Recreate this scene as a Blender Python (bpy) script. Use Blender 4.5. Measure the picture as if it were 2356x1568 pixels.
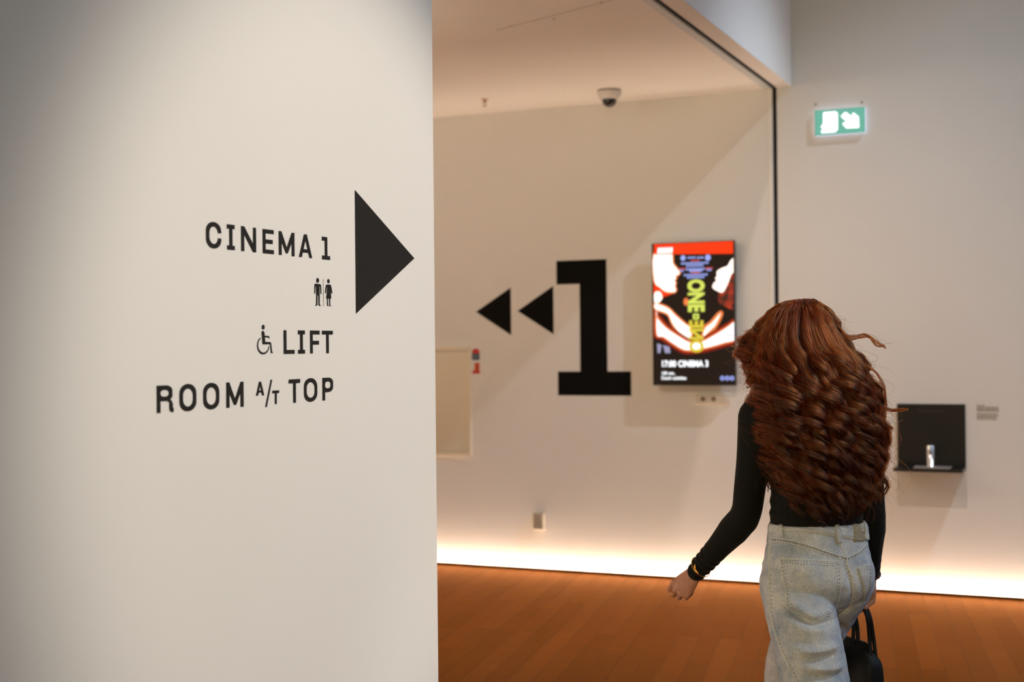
import bpy, bmesh, math, random
import numpy as np
from mathutils import Vector, Matrix
from mathutils.bvhtree import BVHTree

scene = bpy.context.scene
for o in list(bpy.data.objects):
    bpy.data.objects.remove(o, do_unlink=True)
COL = scene.collection
rnd = random.Random(7)
rng = np.random.default_rng(11)

# ------------------------------------------------------------------ camera
# x runs along the back wall to the right, y runs towards the back wall, z is up; the camera stands over the origin
YAW, PITCH, ROLL, FPX = 0.414811, 0.003905, -0.009786, 3135.4
def camera_axes():
    d = Vector((-math.sin(YAW) * math.cos(PITCH), math.cos(YAW) * math.cos(PITCH), math.sin(PITCH)))
    r0 = Vector((math.cos(YAW), math.sin(YAW), 0))
    u0 = r0.cross(d)
    r = math.cos(ROLL) * r0 + math.sin(ROLL) * u0
    u = -math.sin(ROLL) * r0 + math.cos(ROLL) * u0
    return r, u, d
cr, cu, cd = camera_axes()
cam_data = bpy.data.cameras.new('camera')
cam = bpy.data.objects.new('camera', cam_data)
COL.objects.link(cam)
cam.matrix_world = Matrix(((cr.x, cu.x, -cd.x, 0), (cr.y, cu.y, -cd.y, 0), (cr.z, cu.z, -cd.z, 1.55), (0, 0, 0, 1)))
cam_data.sensor_width = 36.0
cam_data.lens = FPX / 2356 * 36.0
cam_data.dof.use_dof = True
cam_data.dof.focus_distance = 3.85
cam_data.dof.aperture_fstop = 2.9
cam_data.clip_end = 100
scene.camera = cam

# ------------------------------------------------------------------ world, exposure
scene.view_settings.view_transform = 'Standard'
scene.view_settings.look = 'None'
scene.view_settings.exposure = 0.0
scene.view_settings.gamma = 1.0
scene.view_settings.use_curve_mapping = False
world = bpy.data.worlds.new('world')
scene.world = world
world.use_nodes = True
bg = world.node_tree.nodes['Background']
bg.inputs[0].default_value = (0.9, 0.85, 0.8, 1)
bg.inputs[1].default_value = 0.05

# ------------------------------------------------------------------ lights of the hall and added fill lights
def aim(o, target):
    d = Vector(target) - o.location
    o.rotation_euler = d.to_track_quat('-Z', 'Y').to_euler()
def area(name, loc, target, size, size_y, power, color, spread=180):
    l = bpy.data.lights.new(name, 'AREA')
    l.shape = 'RECTANGLE'; l.size = size; l.size_y = size_y
    l.energy = power; l.color = color; l.spread = math.radians(spread)
    o = bpy.data.objects.new(name, l); COL.objects.link(o)
    o.location = loc; aim(o, target)
    return o
def spot(name, loc, target, power, color, angle, blend, radius):
    l = bpy.data.lights.new(name, 'SPOT')
    l.energy = power; l.color = color; l.spot_size = math.radians(angle); l.spot_blend = blend
    l.shadow_soft_size = radius
    o = bpy.data.objects.new(name, l); COL.objects.link(o)
    o.location = loc; aim(o, target)
    return o
# daylight from the glazing on the right side of the hall
area('daylight_glazing', (5.85, 4.6, 3.6), (-2.0, 4.4, 1.8), 5.0, 3.0, 66.0, (0.318, 0.591, 1.000), 120)
# cool ceiling spot close to the back wall: throws the bulkhead's slanting shadow
spot('cool_ceiling_spot', (1.42, 7.17, 6.33), (-2.2, 8.27, -0.3), 900.0, (0.68, 0.83, 1.000), 50, 0.8, 0.05)
# warm ceiling spot over the middle of the hall
spot('warm_ceiling_spot', (-1.0, 3.5, 6.33), (-1.5, 8.6, 0.0), 395.0, (1.000, 0.800, 0.714), 46, 1.0, 0.06)
# spot added on the lettered wall; its cone imitates lens vignetting
spot('wall_vignette_spot', (3.6, 3.5, 4.2), (-1.87, 3.12, 1.48), 1150.0, (1.000, 0.911, 0.786), 25, 0.6, 0.15)
# warm fill added behind the camera to brighten the back and passage wall
area('rear_fill', (0.4, -4.5, 2.3), (-2.4, 8.7, 1.8), 3.0, 2.0, 27.0, (1.000, 0.808, 0.423), 60)
# cool fill spot added to light the woman from the right
spot('figure_fill_spot', (3.2, 4.4, 6.0), (-0.85, 4.08, 1.05), 420, (0.86, 0.93, 1.0), 17, 0.6, 0.25)
# unseen fill added in the passage to brighten its wall and ceiling
area('passage_fill', (-4.6, 5.6, 3.12), (-4.4, 8.77, 1.2), 3.0, 0.3, 23.0, (1.000, 0.853, 0.605), 150)

# ------------------------------------------------------------------ helpers
def lin(c):
    c = c / 255.0
    return c / 12.92 if c <= 0.04045 else ((c + 0.055) / 1.055) ** 2.4
def rgb(r, g, b):
    return (lin(r), lin(g), lin(b), 1.0)

class NT:
    """small wrapper for building node trees"""
    def __init__(s, name):
        s.m = bpy.data.materials.new(name); s.m.use_nodes = True
        s.t = s.m.node_tree; s.n = s.t.nodes
        s.out = s.n['Material Output']; s.p = s.n['Principled BSDF']
    def node(s, kind, **kw):
        n = s.n.new(kind)
        for k, v in kw.items(): setattr(n, k, v)
        return n
    def link(s, a, b): s.t.links.new(a, b)
    def noise(s, scale, detail=3, rough=0.55, vec=None):
        n = s.node('ShaderNodeTexNoise'); n.inputs['Scale'].default_value = scale
        n.inputs['Detail'].default_value = detail; n.inputs['Roughness'].default_value = rough
        if vec is not None: s.link(vec, n.inputs['Vector'])
        return n.outputs['Fac']
    def coords(s, scale=(1, 1, 1), rot=(0, 0, 0), kind='Object'):
        tc = s.node('ShaderNodeTexCoord'); mp = s.node('ShaderNodeMapping')
        mp.inputs['Scale'].default_value = scale; mp.inputs['Rotation'].default_value = rot
        s.link(tc.outputs[kind], mp.inputs['Vector'])
        return mp.outputs['Vector']
    def ramp(s, fac, stops):
        r = s.node('ShaderNodeValToRGB'); e = r.color_ramp.elements
        while len(e) < len(stops): e.new(0.5)
        for i, (p, c) in enumerate(stops): e[i].position = p; e[i].color = c
        s.link(fac, r.inputs['Fac'])
        return r.outputs['Color']
    def bump(s, height, strength, dist):
        b = s.node('ShaderNodeBump'); b.inputs['Strength'].default_value = strength
        b.inputs['Distance'].default_value = dist
        s.link(height, b.inputs['Height']); s.link(b.outputs['Normal'], s.p.inputs['Normal'])
    def mix(s, fac, a, b, mode='MIX'):
        m = s.node('ShaderNodeMix', data_type='RGBA', blend_type=mode)
        if isinstance(fac, (int, float)): m.inputs[0].default_value = fac
        else: s.link(fac, m.inputs[0])
        for i, v in ((6, a), (7, b)):
            if isinstance(v, tuple): m.inputs[i].default_value = v
            else: s.link(v, m.inputs[i])
        return m.outputs[2]
    def math(s, op, a, b=0.0):
        m = s.node('ShaderNodeMath', operation=op)
        for i, v in ((0, a), (1, b)):
            if isinstance(v, (int, float)): m.inputs[i].default_value = v
            else: s.link(v, m.inputs[i])
        return m.outputs[0]

def simple(name, col, rough=0.5, metal=0.0, var=0.06, scale=30, spec=0.5, bump=0.0):
    k = NT(name)
    v = k.coords()
    f = k.noise(scale, 3, 0.55, v)
    a = tuple(min(1, c * (1 - var)) for c in col[:3]) + (1,); b = tuple(min(1, c * (1 + var)) for c in col[:3]) + (1,)
    k.link(k.ramp(f, [(0.35, a), (0.65, b)]), k.p.inputs['Base Color'])
    k.p.inputs['Roughness'].default_value = rough; k.p.inputs['Metallic'].default_value = metal
    k.p.inputs['Specular IOR Level'].default_value = spec
    if bump: k.bump(f, bump, 0.002)
    return k.m
def glow(name, col, strength, rough=0.4):
    k = NT(name)
    k.p.inputs['Base Color'].default_value = tuple(c * 0.05 for c in col[:3]) + (1,); k.p.inputs['Specular IOR Level'].default_value = 0.15
    k.p.inputs['Emission Color'].default_value = col
    k.p.inputs['Emission Strength'].default_value = strength
    k.p.inputs['Roughness'].default_value = rough
    return k.m
def paint(name, col, scuff=False):
    """rolled white wall paint: fine orange-peel bump and faint unevenness"""
    k = NT(name)
    v = k.coords()
    big = k.noise(1.3, 4, 0.6, v)
    fine = k.noise(420, 2, 0.5, v)
    a = tuple(c * 0.975 for c in col[:3]) + (1,)
    base = k.ramp(big, [(0.3, a), (0.7, col)])
    k.link(base, k.p.inputs['Base Color'])
    k.p.inputs['Roughness'].default_value = 0.75
    k.p.inputs['Specular IOR Level'].default_value = 0.25
    k.bump(fine, 0.10, 0.0006)
    return k.m

MESHES_TMP = []
def new_obj(name, mesh, material=None, parent=None, smooth=False, label=None):
    """mesh is in world coordinates; with a parent it is shifted to the parent's origin"""
    o = bpy.data.objects.new(name, mesh); COL.objects.link(o)
    if material is not None:
        mesh.materials.clear(); mesh.materials.append(material)
    if parent is not None:
        off = Vector((0, 0, 0)); p = parent
        while p is not None:
            off += p.location; p = p.parent
        mesh.transform(Matrix.Translation(-off)); o.parent = parent
    if smooth and len(mesh.polygons):
        mesh.polygons.foreach_set('use_smooth', [True] * len(mesh.polygons))
    if label: o['label'] = label
    return o
def thing(name, label, cat, loc, group=None):
    o = bpy.data.objects.new(name, None); COL.objects.link(o)
    o.empty_display_size = 0.05
    o.location = loc; o['label'] = label; o['category'] = cat
    if group: o['group'] = group
    return o
def tag(o, label, cat, group=None):
    o['label'] = label; o['category'] = cat
    if group: o['group'] = group
    return o
def centre(o):
    """put the origin of a single-mesh thing at the middle of its mesh"""
    me = o.data; n = len(me.vertices); a = np.zeros(n * 3); me.vertices.foreach_get('co', a)
    c = a.reshape(-1, 3); m = Vector((c.min(0) + c.max(0)) / 2)
    me.transform(Matrix.Translation(-m)); o.location = m
    return o
def struct(name, mesh, material):
    o = new_obj(name, mesh, material); o['kind'] = 'structure'
    return o
def finish(bm, name='mesh'):
    bmesh.ops.recalc_face_normals(bm, faces=bm.faces[:])
    me = bpy.data.meshes.new(name); bm.to_mesh(me); bm.free()
    return me
def box_bm(bm, a, b, bevel=0.0, seg=2):
    a, b = Vector(a), Vector(b)
    m = Matrix.Translation((a + b) / 2) @ Matrix.Diagonal((abs(b.x - a.x), abs(b.y - a.y), abs(b.z - a.z), 1))
    r = bmesh.ops.create_cube(bm, size=1, matrix=m)
    if bevel:
        es = set(e for v in r['verts'] for e in v.link_edges)
        bmesh.ops.bevel(bm, geom=list(es), offset=bevel, segments=seg, affect='EDGES', profile=0.5)
def box(a, b, bevel=0.0, seg=2):
    bm = bmesh.new(); box_bm(bm, a, b, bevel, seg); return finish(bm)
def boxes(lst, bevel=0.0):
    bm = bmesh.new()
    for a, b in lst: box_bm(bm, a, b, bevel)
    return finish(bm)
def lathe_bm(bm, prof, base, axis=(0, 0, 1), n=32):
    """prof = [(radius, height)] turned about axis through base"""
    q = Vector((0, 0, 1)).rotation_difference(Vector(axis)); base = Vector(base)
    rings = []
    for r, h in prof:
        ring = []
        for i in range(n):
            t = 2 * math.pi * i / n
            ring.append(bm.verts.new(base + q @ Vector((r * math.cos(t), r * math.sin(t), h))))
        rings.append(ring)
    for a, b in zip(rings, rings[1:]):
        for i in range(n): bm.faces.new((a[i], a[(i + 1) % n], b[(i + 1) % n], b[i]))
    bm.faces.new(rings[0][::-1]); bm.faces.new(rings[-1])
def lathe(prof, base, axis=(0, 0, 1), n=32):
    bm = bmesh.new(); lathe_bm(bm, prof, base, axis, n); return finish(bm)
def tube_bm(bm, pts, radii, n=10, caps=True, up=(0, 0, 1)):
    pts = [Vector(p) for p in pts]
    if not isinstance(radii, (list, tuple)): radii = [radii] * len(pts)
    rings = []
    t0 = (pts[1] - pts[0]).normalized()
    up = Vector(up)
    nrm = (up - t0 * up.dot(t0))
    if nrm.length < 1e-4: nrm = t0.orthogonal()
    nrm.normalize()
    for i, p in enumerate(pts):
        t = (pts[min(i + 1, len(pts) - 1)] - pts[max(i - 1, 0)]).normalized()
        nrm = (nrm - t * nrm.dot(t)).normalized(); bi = t.cross(nrm)
        r = radii[i]
        ru, rv = r if isinstance(r, (list, tuple)) else (r, r)
        rings.append([bm.verts.new(p + nrm * (ru * math.cos(2 * math.pi * k / n)) + bi * (rv * math.sin(2 * math.pi * k / n))) for k in range(n)])
    for a, b in zip(rings, rings[1:]):
        for k in range(n): bm.faces.new((a[k], a[(k + 1) % n], b[(k + 1) % n], b[k]))
    if caps:
        bm.faces.new(rings[0][::-1]); bm.faces.new(rings[-1])
def spline(pts, m=6, closed=False):
    """Catmull-Rom through points (tuples of any length)"""
    P = [np.array(p, float) for p in pts]; out = []; n = len(P)
    for i in range(n if closed else n - 1):
        if closed: p0, p1, p2, p3 = P[i - 1], P[i], P[(i + 1) % n], P[(i + 2) % n]
        else: p0, p1, p2, p3 = P[max(i - 1, 0)], P[i], P[i + 1], P[min(i + 2, n - 1)]
        for k in range(m):
            t = k / m
            out.append(0.5 * (2 * p1 + (p2 - p0) * t + (2 * p0 - 5 * p1 + 4 * p2 - p3) * t * t + (3 * p1 - p0 - 3 * p2 + p3) * t ** 3))
    if not closed: out.append(P[-1])
    return out
def evaluated(o):
    dg = bpy.context.evaluated_depsgraph_get()
    return bpy.data.meshes.new_from_object(o.evaluated_get(dg))
def flat(loops, thick):
    """filled flat shape with holes: loops of 2-D points -> mesh in its own x-y plane, base at z=0"""
    cu = bpy.data.curves.new('shape', 'CURVE'); cu.dimensions = '2D'; cu.fill_mode = 'BOTH'; cu.extrude = thick / 2
    for lp in loops:
        s = cu.splines.new('POLY'); s.points.add(len(lp) - 1)
        for pt, (x, y) in zip(s.points, lp): pt.co = (x, y, 0, 1)
        s.use_cyclic_u = True
    o = bpy.data.objects.new('shape', cu); COL.objects.link(o)
    me = evaluated(o)
    me.transform(Matrix.Translation((0, 0, thick / 2)))
    bpy.data.objects.remove(o); bpy.data.curves.remove(cu)
    return me
def text_mesh(s, size, bold=0.0, thick=0.0005, align='LEFT', squeeze=1.0, spacing=1.0):
    cu = bpy.data.curves.new('text', 'FONT'); cu.body = s; cu.size = size; cu.offset = bold; cu.extrude = thick / 2
    cu.align_x = align; cu.space_character = spacing
    o = bpy.data.objects.new('text', cu); COL.objects.link(o)
    me = evaluated(o); bpy.data.objects.remove(o); bpy.data.curves.remove(cu)
    me.transform(Matrix.Diagonal((squeeze, 1, 1, 1)) @ Matrix.Translation((0, 0, thick / 2)))
    return me
def join(meshes):
    bm = bmesh.new()
    for me in meshes:
        bm.from_mesh(me)
    return finish(bm)
YB, XL = 8.768, -1.872        # back wall face, lettered wall face
def on_left(off=0.0):          # shape plane -> lettered wall (u = y, v = z, normal +x)
    return Matrix(((0, 0, 1, XL + off), (1, 0, 0, 0), (0, 1, 0, 0), (0, 0, 0, 1)))
def on_back(off=0.0):          # shape plane -> back wall (u = x, v = z, normal -y)
    return Matrix(((1, 0, 0, 0), (0, 0, -1, YB - off), (0, 1, 0, 0), (0, 0, 0, 1)))
def placed(me, M):
    me.transform(M); return me
def circle(cx, cy, rx, ry=None, n=40, a0=0, a1=360):
    ry = ry or rx
    full = abs(a1 - a0) >= 360
    return [(cx + rx * math.cos(math.radians(a0 + (a1 - a0) * i / (n if full else n - 1))), cy + ry * math.sin(math.radians(a0 + (a1 - a0) * i / (n if full else n - 1)))) for i in range(n)]

# ------------------------------------------------------------------ materials of the room
M_WALL = paint('white_wall_paint', (0.79, 0.76, 0.72, 1))
M_BACK = paint('back_wall_paint', (0.76, 0.73, 0.69, 1))
M_CEIL = paint('ceiling_paint', (0.88, 0.84, 0.78, 1))
M_BLACKB = simple('black_wall_paint', (0.0045, 0.0035, 0.003, 1), 0.8, spec=0.1, var=0.1)
M_BLACK = simple('black_vinyl', (0.010, 0.0085, 0.007, 1), 0.5, spec=0.3, var=0.1)
M_DARK = simple('gap_shade', (0.012, 0.009, 0.007, 1), 0.9)
M_ALU = simple('grey_metal_profile', (0.62, 0.65, 0.66, 1), 0.5, 0.1)
def wood():
    k = NT('oak_plank_floor')
    v = k.coords(rot=(0, 0, math.radians(90 - 10)))
    br = k.node('ShaderNodeTexBrick', offset=0.37, offset_frequency=2)
    br.inputs['Scale'].default_value = 1.0
    br.inputs['Brick Width'].default_value = 1.35; br.inputs['Row Height'].default_value = 0.11
    br.inputs['Mortar Size'].default_value = 0.0011; br.inputs['Mortar Smooth'].default_value = 0.1; br.inputs['Bias'].default_value = 0.0
    br.inputs['Color1'].default_value = (0, 0, 0, 1); br.inputs['Color2'].default_value = (1, 1, 1, 1); br.inputs['Mortar'].default_value = (0.5, 0.5, 0.5, 1)
    k.link(v, br.inputs['Vector'])
    plank = k.ramp(br.outputs['Color'], [(0.0, (0.175, 0.040, 0.003, 1)), (0.5, (0.205, 0.049, 0.005, 1)), (1.0, (0.240, 0.061, 0.007, 1))])
    g = k.coords(scale=(2.0, 38, 2.0), rot=(0, 0, math.radians(90 - 10)))
    grain = k.noise(2.2, 6, 0.65, g)
    c = k.mix(0.55, plank, k.ramp(grain, [(0.25, (0.55, 0.5, 0.45, 1)), (0.75, (1.15, 1.12, 1.1, 1))]), 'MULTIPLY')
    c = k.mix(br.outputs['Fac'], c, (0.05, 0.02, 0.008, 1))
    # matt oiled timber with a weak warm sheen
    df = k.node('ShaderNodeBsdfDiffuse'); gl = k.node('ShaderNodeBsdfGlossy'); mx = k.node('ShaderNodeMixShader')
    k.link(c, df.inputs['Color'])
    gl.inputs['Color'].default_value = (1.0, 0.56, 0.27, 1); gl.inputs['Roughness'].default_value = 0.24
    mx.inputs['Fac'].default_value = 0.14
    k.link(df.outputs[0], mx.inputs[1]); k.link(gl.outputs[0], mx.inputs[2])
    b = k.node('ShaderNodeBump'); b.inputs['Strength'].default_value = 0.25; b.inputs['Distance'].default_value = 0.001
    k.link(k.math('SUBTRACT', k.math('MULTIPLY', grain, 0.25), br.outputs['Fac']), b.inputs['Height'])
    k.link(b.outputs['Normal'], df.inputs['Normal']); k.link(b.outputs['Normal'], gl.inputs['Normal'])
    k.link(mx.outputs[0], k.out.inputs['Surface'])
    return k.m
M_WOOD = wood()

# ------------------------------------------------------------------ the setting
EDGE = 3.677                   # where the lettered wall ends and the opening starts
SLOT_L, SLOT_R = -2.000, -1.972
H1, H2 = 3.203, 7.0            # passage ceiling, hall ceiling
GAP = 0.05                     # light slot in the floor along the back wall
struct('floor', box((-9, -6, -0.12), (6, YB - GAP, 0)), M_WOOD)
struct('wall_left', box((-2.09, -6, -0.12), (XL, EDGE, H2), 0.003), M_WALL)
struct('wall_back', boxes([((-9, YB, -0.12), (SLOT_L, YB + 0.2, H1 + 0.1)), ((SLOT_R, YB, -0.12), (6, YB + 0.2, H2)),
                           ((SLOT_L, YB + 0.07, -0.12), (SLOT_R, YB + 0.2, H1 + 0.1))]), M_BACK)
struct('wall_bulkhead', box((SLOT_R, EDGE, H1 + 0.003), (XL, YB, H2), 0.002), M_WALL)
struct('wall_passage', box((-9, EDGE - 0.4, -0.12), (-2.09, EDGE - 0.2, H1)), M_BACK)
struct('wall_end', box((-9.2, EDGE - 0.4, -0.12), (-9, YB + 0.2, H1 + 0.1)), M_BACK)
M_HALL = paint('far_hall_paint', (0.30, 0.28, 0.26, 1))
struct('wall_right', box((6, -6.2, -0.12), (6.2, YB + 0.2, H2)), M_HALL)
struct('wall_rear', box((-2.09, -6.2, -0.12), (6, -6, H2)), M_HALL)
struct('ceiling', box((-9, EDGE - 0.4, H1), (SLOT_L, YB, H1 + 0.1)), M_CEIL)
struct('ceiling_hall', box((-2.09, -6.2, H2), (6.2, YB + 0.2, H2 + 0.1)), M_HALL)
struct('trim_1', boxes([((-2.046, EDGE - 0.2, H1 - 0.004), (SLOT_L, YB - 0.002, H1 - 0.0005)), ((SLOT_L - 0.012, EDGE - 0.2, H1 + 0.11), (SLOT_R, YB, H1 + 0.13))]), M_ALU)
struct('trim_2', boxes([((SLOT_L - 0.022, YB - 0.004, 0.0), (SLOT_L - 0.012, YB - 0.0005, H1 - 0.005))]), M_CEIL)
# floor slot: base, dark timber lip, light strip
M_LIP = simple('dark_timber_lip', (0.040, 0.013, 0.004, 1), 0.7, spec=0.1)
struct('trim_3', boxes([((-9, YB - GAP - 0.010, 0.0002), (6, YB - GAP, 0.014))]), M_LIP)
struct('trim_4', box((-9, YB - GAP, -0.12), (6, YB, -0.11)), M_BACK)
led = new_obj('light_strip', box((-9, YB - GAP + 0.008, -0.05), (6, YB - 0.014, -0.042)), glow('warm_strip_light', (1.0, 0.775, 0.585, 1), 98))
centre(led)
tag(led, 'warm white strip light in the floor slot glowing up the back wall', 'light strip')
fill_strip = new_obj('light_strip', box((-9, EDGE - 0.196, 0.001), (-2.12, EDGE - 0.170, 0.006)), bpy.data.materials['warm_strip_light'])  # unseen second strip, added to lift the passage ceiling
centre(fill_strip)
tag(fill_strip, 'glowing strip added out of sight behind the lettered wall to brighten the passage ceiling', 'light strip')
# dark boxes filling the sliding-door slot in place of its shade, and a hairline joint with three pin holes in the passage ceiling
struct('trim_5', boxes([((SLOT_L + .001, EDGE - 0.1, H1 + 0.006), (SLOT_R - .001, YB - .001, H1 + 0.1)), ((SLOT_L + .001, YB + 0.006, 0), (SLOT_R - .001, YB + 0.069, H1))]), M_DARK)
def strip(a, b, w, h):
    a, b = Vector(a), Vector(b); d = (b - a).normalized(); s = Vector((-d.y, d.x, 0)) * w / 2
    bm = bmesh.new(); lo = [bm.verts.new(p) for p in (a - s, b - s, b + s, a + s)]; hi = [bm.verts.new(p.co - Vector((0, 0, h))) for p in lo]
    bm.faces.new(lo[::-1]); bm.faces.new(hi)
    for i in range(4): bm.faces.new((lo[i], lo[(i + 1) % 4], hi[(i + 1) % 4], hi[i]))
    return finish(bm)
M_JOINT = simple('ceiling_joint', (0.42, 0.34, 0.25, 1), 0.8)
struct('trim_6', join([strip((-2.93, 6.49, H1 - .0003), (-2.06, 6.12, H1 - .0003), .005, .0006)] + [lathe([(.0005, 0), (.009, 0), (.009, .0008), (.0005, .0008)], (x, y, H1 - .0003), (0, 0, -1), 14) for x, y in ((-2.826, 6.441), (-2.564, 6.392), (-2.235, 6.185))]), M_JOINT)

# ------------------------------------------------------------------ signs on the lettered wall
VT = 0.0008                    # vinyl thickness
ST, BT = 0.0122, 0.0100        # stem and bar widths of the lettering at cap height 0.0585
def rrect(x0, y0, x1, y1, r, n=8):
    p = []
    for cx, cy, a in ((x1 - r[0], y1 - r[1], 0), (x0 + r[0], y1 - r[1], 90), (x0 + r[0], y0 + r[1], 180), (x1 - r[0], y0 + r[1], 270)):
        for i in range(n + 1):
            t = math.radians(a + 90 * i / n); p.append((cx + r[0] * math.cos(t), cy + r[1] * math.sin(t)))
    return p
def glyph(ch, w, h, s=ST, b=BT):
    """outline of one letter in a w x h box"""
    R = lambda x0, y0, x1, y1: [(x0, y0), (x1, y0), (x1, y1), (x0, y1)]
    if ch == 'I': q = w / 2; return [[(0, 0), (w, 0), (w, b), (q + s / 2, b), (q + s / 2, h - b), (w, h - b), (w, h), (0, h), (0, h - b), (q - s / 2, h - b), (q - s / 2, b), (0, b)]]
    if ch == 'N': return [[(0, 0), (s, 0), (s, h * .68), (w - s * 1.05, 0), (w, 0), (w, h), (w - s, h), (w - s, h * .32), (s * 1.05, h), (0, h)]]
    if ch == 'E': m = h * .5; return [[(0, 0), (w, 0), (w, b), (s, b), (s, m - b / 2), (w * .9, m - b / 2), (w * .9, m + b / 2), (s, m + b / 2), (s, h - b), (w, h - b), (w, h), (0, h)]]
    if ch == 'F': m = h * .47; return [[(0, 0), (s, 0), (s, m - b / 2), (w * .92, m - b / 2), (w * .92, m + b / 2), (s, m + b / 2), (s, h - b), (w, h - b), (w, h), (0, h)]]
    if ch == 'L': return [[(0, 0), (w, 0), (w, b), (s, b), (s, h), (0, h)]]
    if ch == 'T': q = w / 2; return [[(q - s / 2, 0), (q + s / 2, 0), (q + s / 2, h - b), (w, h - b), (w, h), (0, h), (0, h - b), (q - s / 2, h - b)]]
    if ch == 'M': q = w / 2; return [[(0, 0), (s, 0), (s, h * .56), (q - s * .32, h * .09), (q + s * .32, h * .09), (w - s, h * .56), (w - s, 0), (w, 0), (w, h), (w - s * .95, h), (q, h * .34), (s * .95, h), (0, h)]]
    if ch == 'A':
        q = w / 2; k = s * .53
        return [[(0, 0), (s * 1.04, 0), (s * 1.04 + (q - k - 0) * .22, h * .21), (w - s * 1.04 - (q - k) * .22, h * .21), (w - s * 1.04, 0), (w, 0), (q + k, h), (q - k, h)],
                [(s * 1.04 + (q - k) * .36, h * .36), (q, h * .76), (w - s * 1.04 - (q - k) * .36, h * .36)]]
    if ch == 'O': return [rrect(0, -.0008, w, h + .0008, (w * .48, h * .36)), rrect(s, b - .0004, w - s, h - b + .0004, (w * .5 - s, h * .26))]
    if ch == 'C':
        o = rrect(0, -.0008, w, h + .0008, (w * .48, h * .36)); i = rrect(s, b - .0004, w - s, h - b + .0004, (w * .5 - s, h * .26))
        y0, y1 = h * .40, h * .60
        top = [p for p in o if p[1] >= y1 or p[0] < w * .5]; inn = [p for p in i if p[1] >= y1 or p[0] < w * .5]
        oo = sorted(range(len(o)), key=lambda n: n)
        outer = [(w, y1)] + [p for p in o[:27] if not (p[0] > w * .5 and p[1] < y1)]
        outer = [(w, y1)] + o[0:27] + o[27:36] + [(w, y0)]
        inner = [(w - s, y1)] + i[0:27] + i[27:36] + [(w - s, y0)]
        return [outer + inner[::-1]]
    if ch == 'P': m = h * .36; return [[(0, 0), (s, 0), (s, m)] + rrect(0, m, w, h, (w * .42, h * .22))[27:36] + rrect(0, m, w, h, (w * .42, h * .22))[0:9] + [(0, h)],
                                       rrect(s, m + b, w - s, h - b, (w * .2, h * .12))]
    if ch == 'R':
        m = h * .42
        r = rrect(0, m, w * .93, h, (w * .40, h * .21))
        return [[(0, 0), (s, 0), (s, m), (w * .62, m), (w * .74, m - h * .06), (w * .74, h * .14), (w * .78, h * .04), (w * .88, -.0004), (w, 0), (w, h * .15), (w * .95, h * .16), (w * .95, h * .30), (w * .90, m - h * .02), (w * .80, m + h * .05)] + r[29:36] + r[0:9] + [(0, h)],
                rrect(s, m + b, w * .93 - s, h - b, (w * .18, h * .12))]
    if ch == '1': q = w * .50; return [[(0, 0), (w, 0), (w, b), (q + s * .5, b), (q + s * .5, h), (0, h), (0, h - b), (q - s * .5, h - b), (q - s * .5, b), (0, b)]]
    if ch == '/': return [[(0, 0), (s * .82, 0), (w, h), (w - s * .82, h)]]
def lettering(name, label, items, base):
    t = thing(name, label, 'lettering', (XL, items[0][1], base), 'black direction lettering on the near white wall')
    for it in items:
        ch, u0, u1 = it[:3]
        v0, h = (it[3], it[4]) if len(it) > 3 else (base, 0.0588)
        f = h / 0.0588 if ch != '/' else 0.9
        f = f if f > .9 else 0.66
        me = flat([[(u0 + x, v0 + y) for x, y in lp] for lp in glyph(ch, u1 - u0, h, ST * f, BT * f)], VT)
        new_obj('letter', placed(me, on_left(0.0006)), M_BLACK, t)
    return t
lettering('wall_lettering', 'black lettering CINEMA 1, the top line on the near white wall',
          [('C', 2.5395, 2.5969), ('I', 2.6192, 2.6494), ('N', 2.6752, 2.7361), ('E', 2.764, 2.8113), ('M', 2.8334, 2.9031), ('A', 2.9237, 2.9851), ('1', 3.0335, 3.0728)], 1.7803)
lettering('wall_lettering', 'black lettering LIFT beside the wheelchair symbol on the near white wall',
          [('L', 2.851, 2.8991), ('I', 2.9156, 2.9474), ('F', 2.9722, 3.0176), ('T', 3.0297, 3.0824)], 1.5367)
lettering('wall_lettering', 'black lettering ROOM A/T TOP, the bottom line on the near white wall',
          [('R', 2.361, 2.418), ('O', 2.4386, 2.4984), ('O', 2.5236, 2.5838), ('M', 2.6111, 2.6791), ('A', 2.7302, 2.7642, 1.4381, 0.0332), ('/', 2.7683, 2.7991, 1.4092, 0.0657),
           ('T', 2.7996, 2.8285, 1.4148, 0.0332), ('T', 2.8717, 2.9234), ('O', 2.9411, 3.0037), ('P', 3.0294, 3.0815)], 1.4145)
o = new_obj('wall_arrow', placed(flat([[(3.2040, 1.9768), (3.2040, 1.6426), (3.5434, 1.8107)]], VT), on_left(0.0006)), M_BLACK)
tag(centre(o), 'big black triangle pointing right at the edge of the near white wall', 'arrow')
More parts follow.
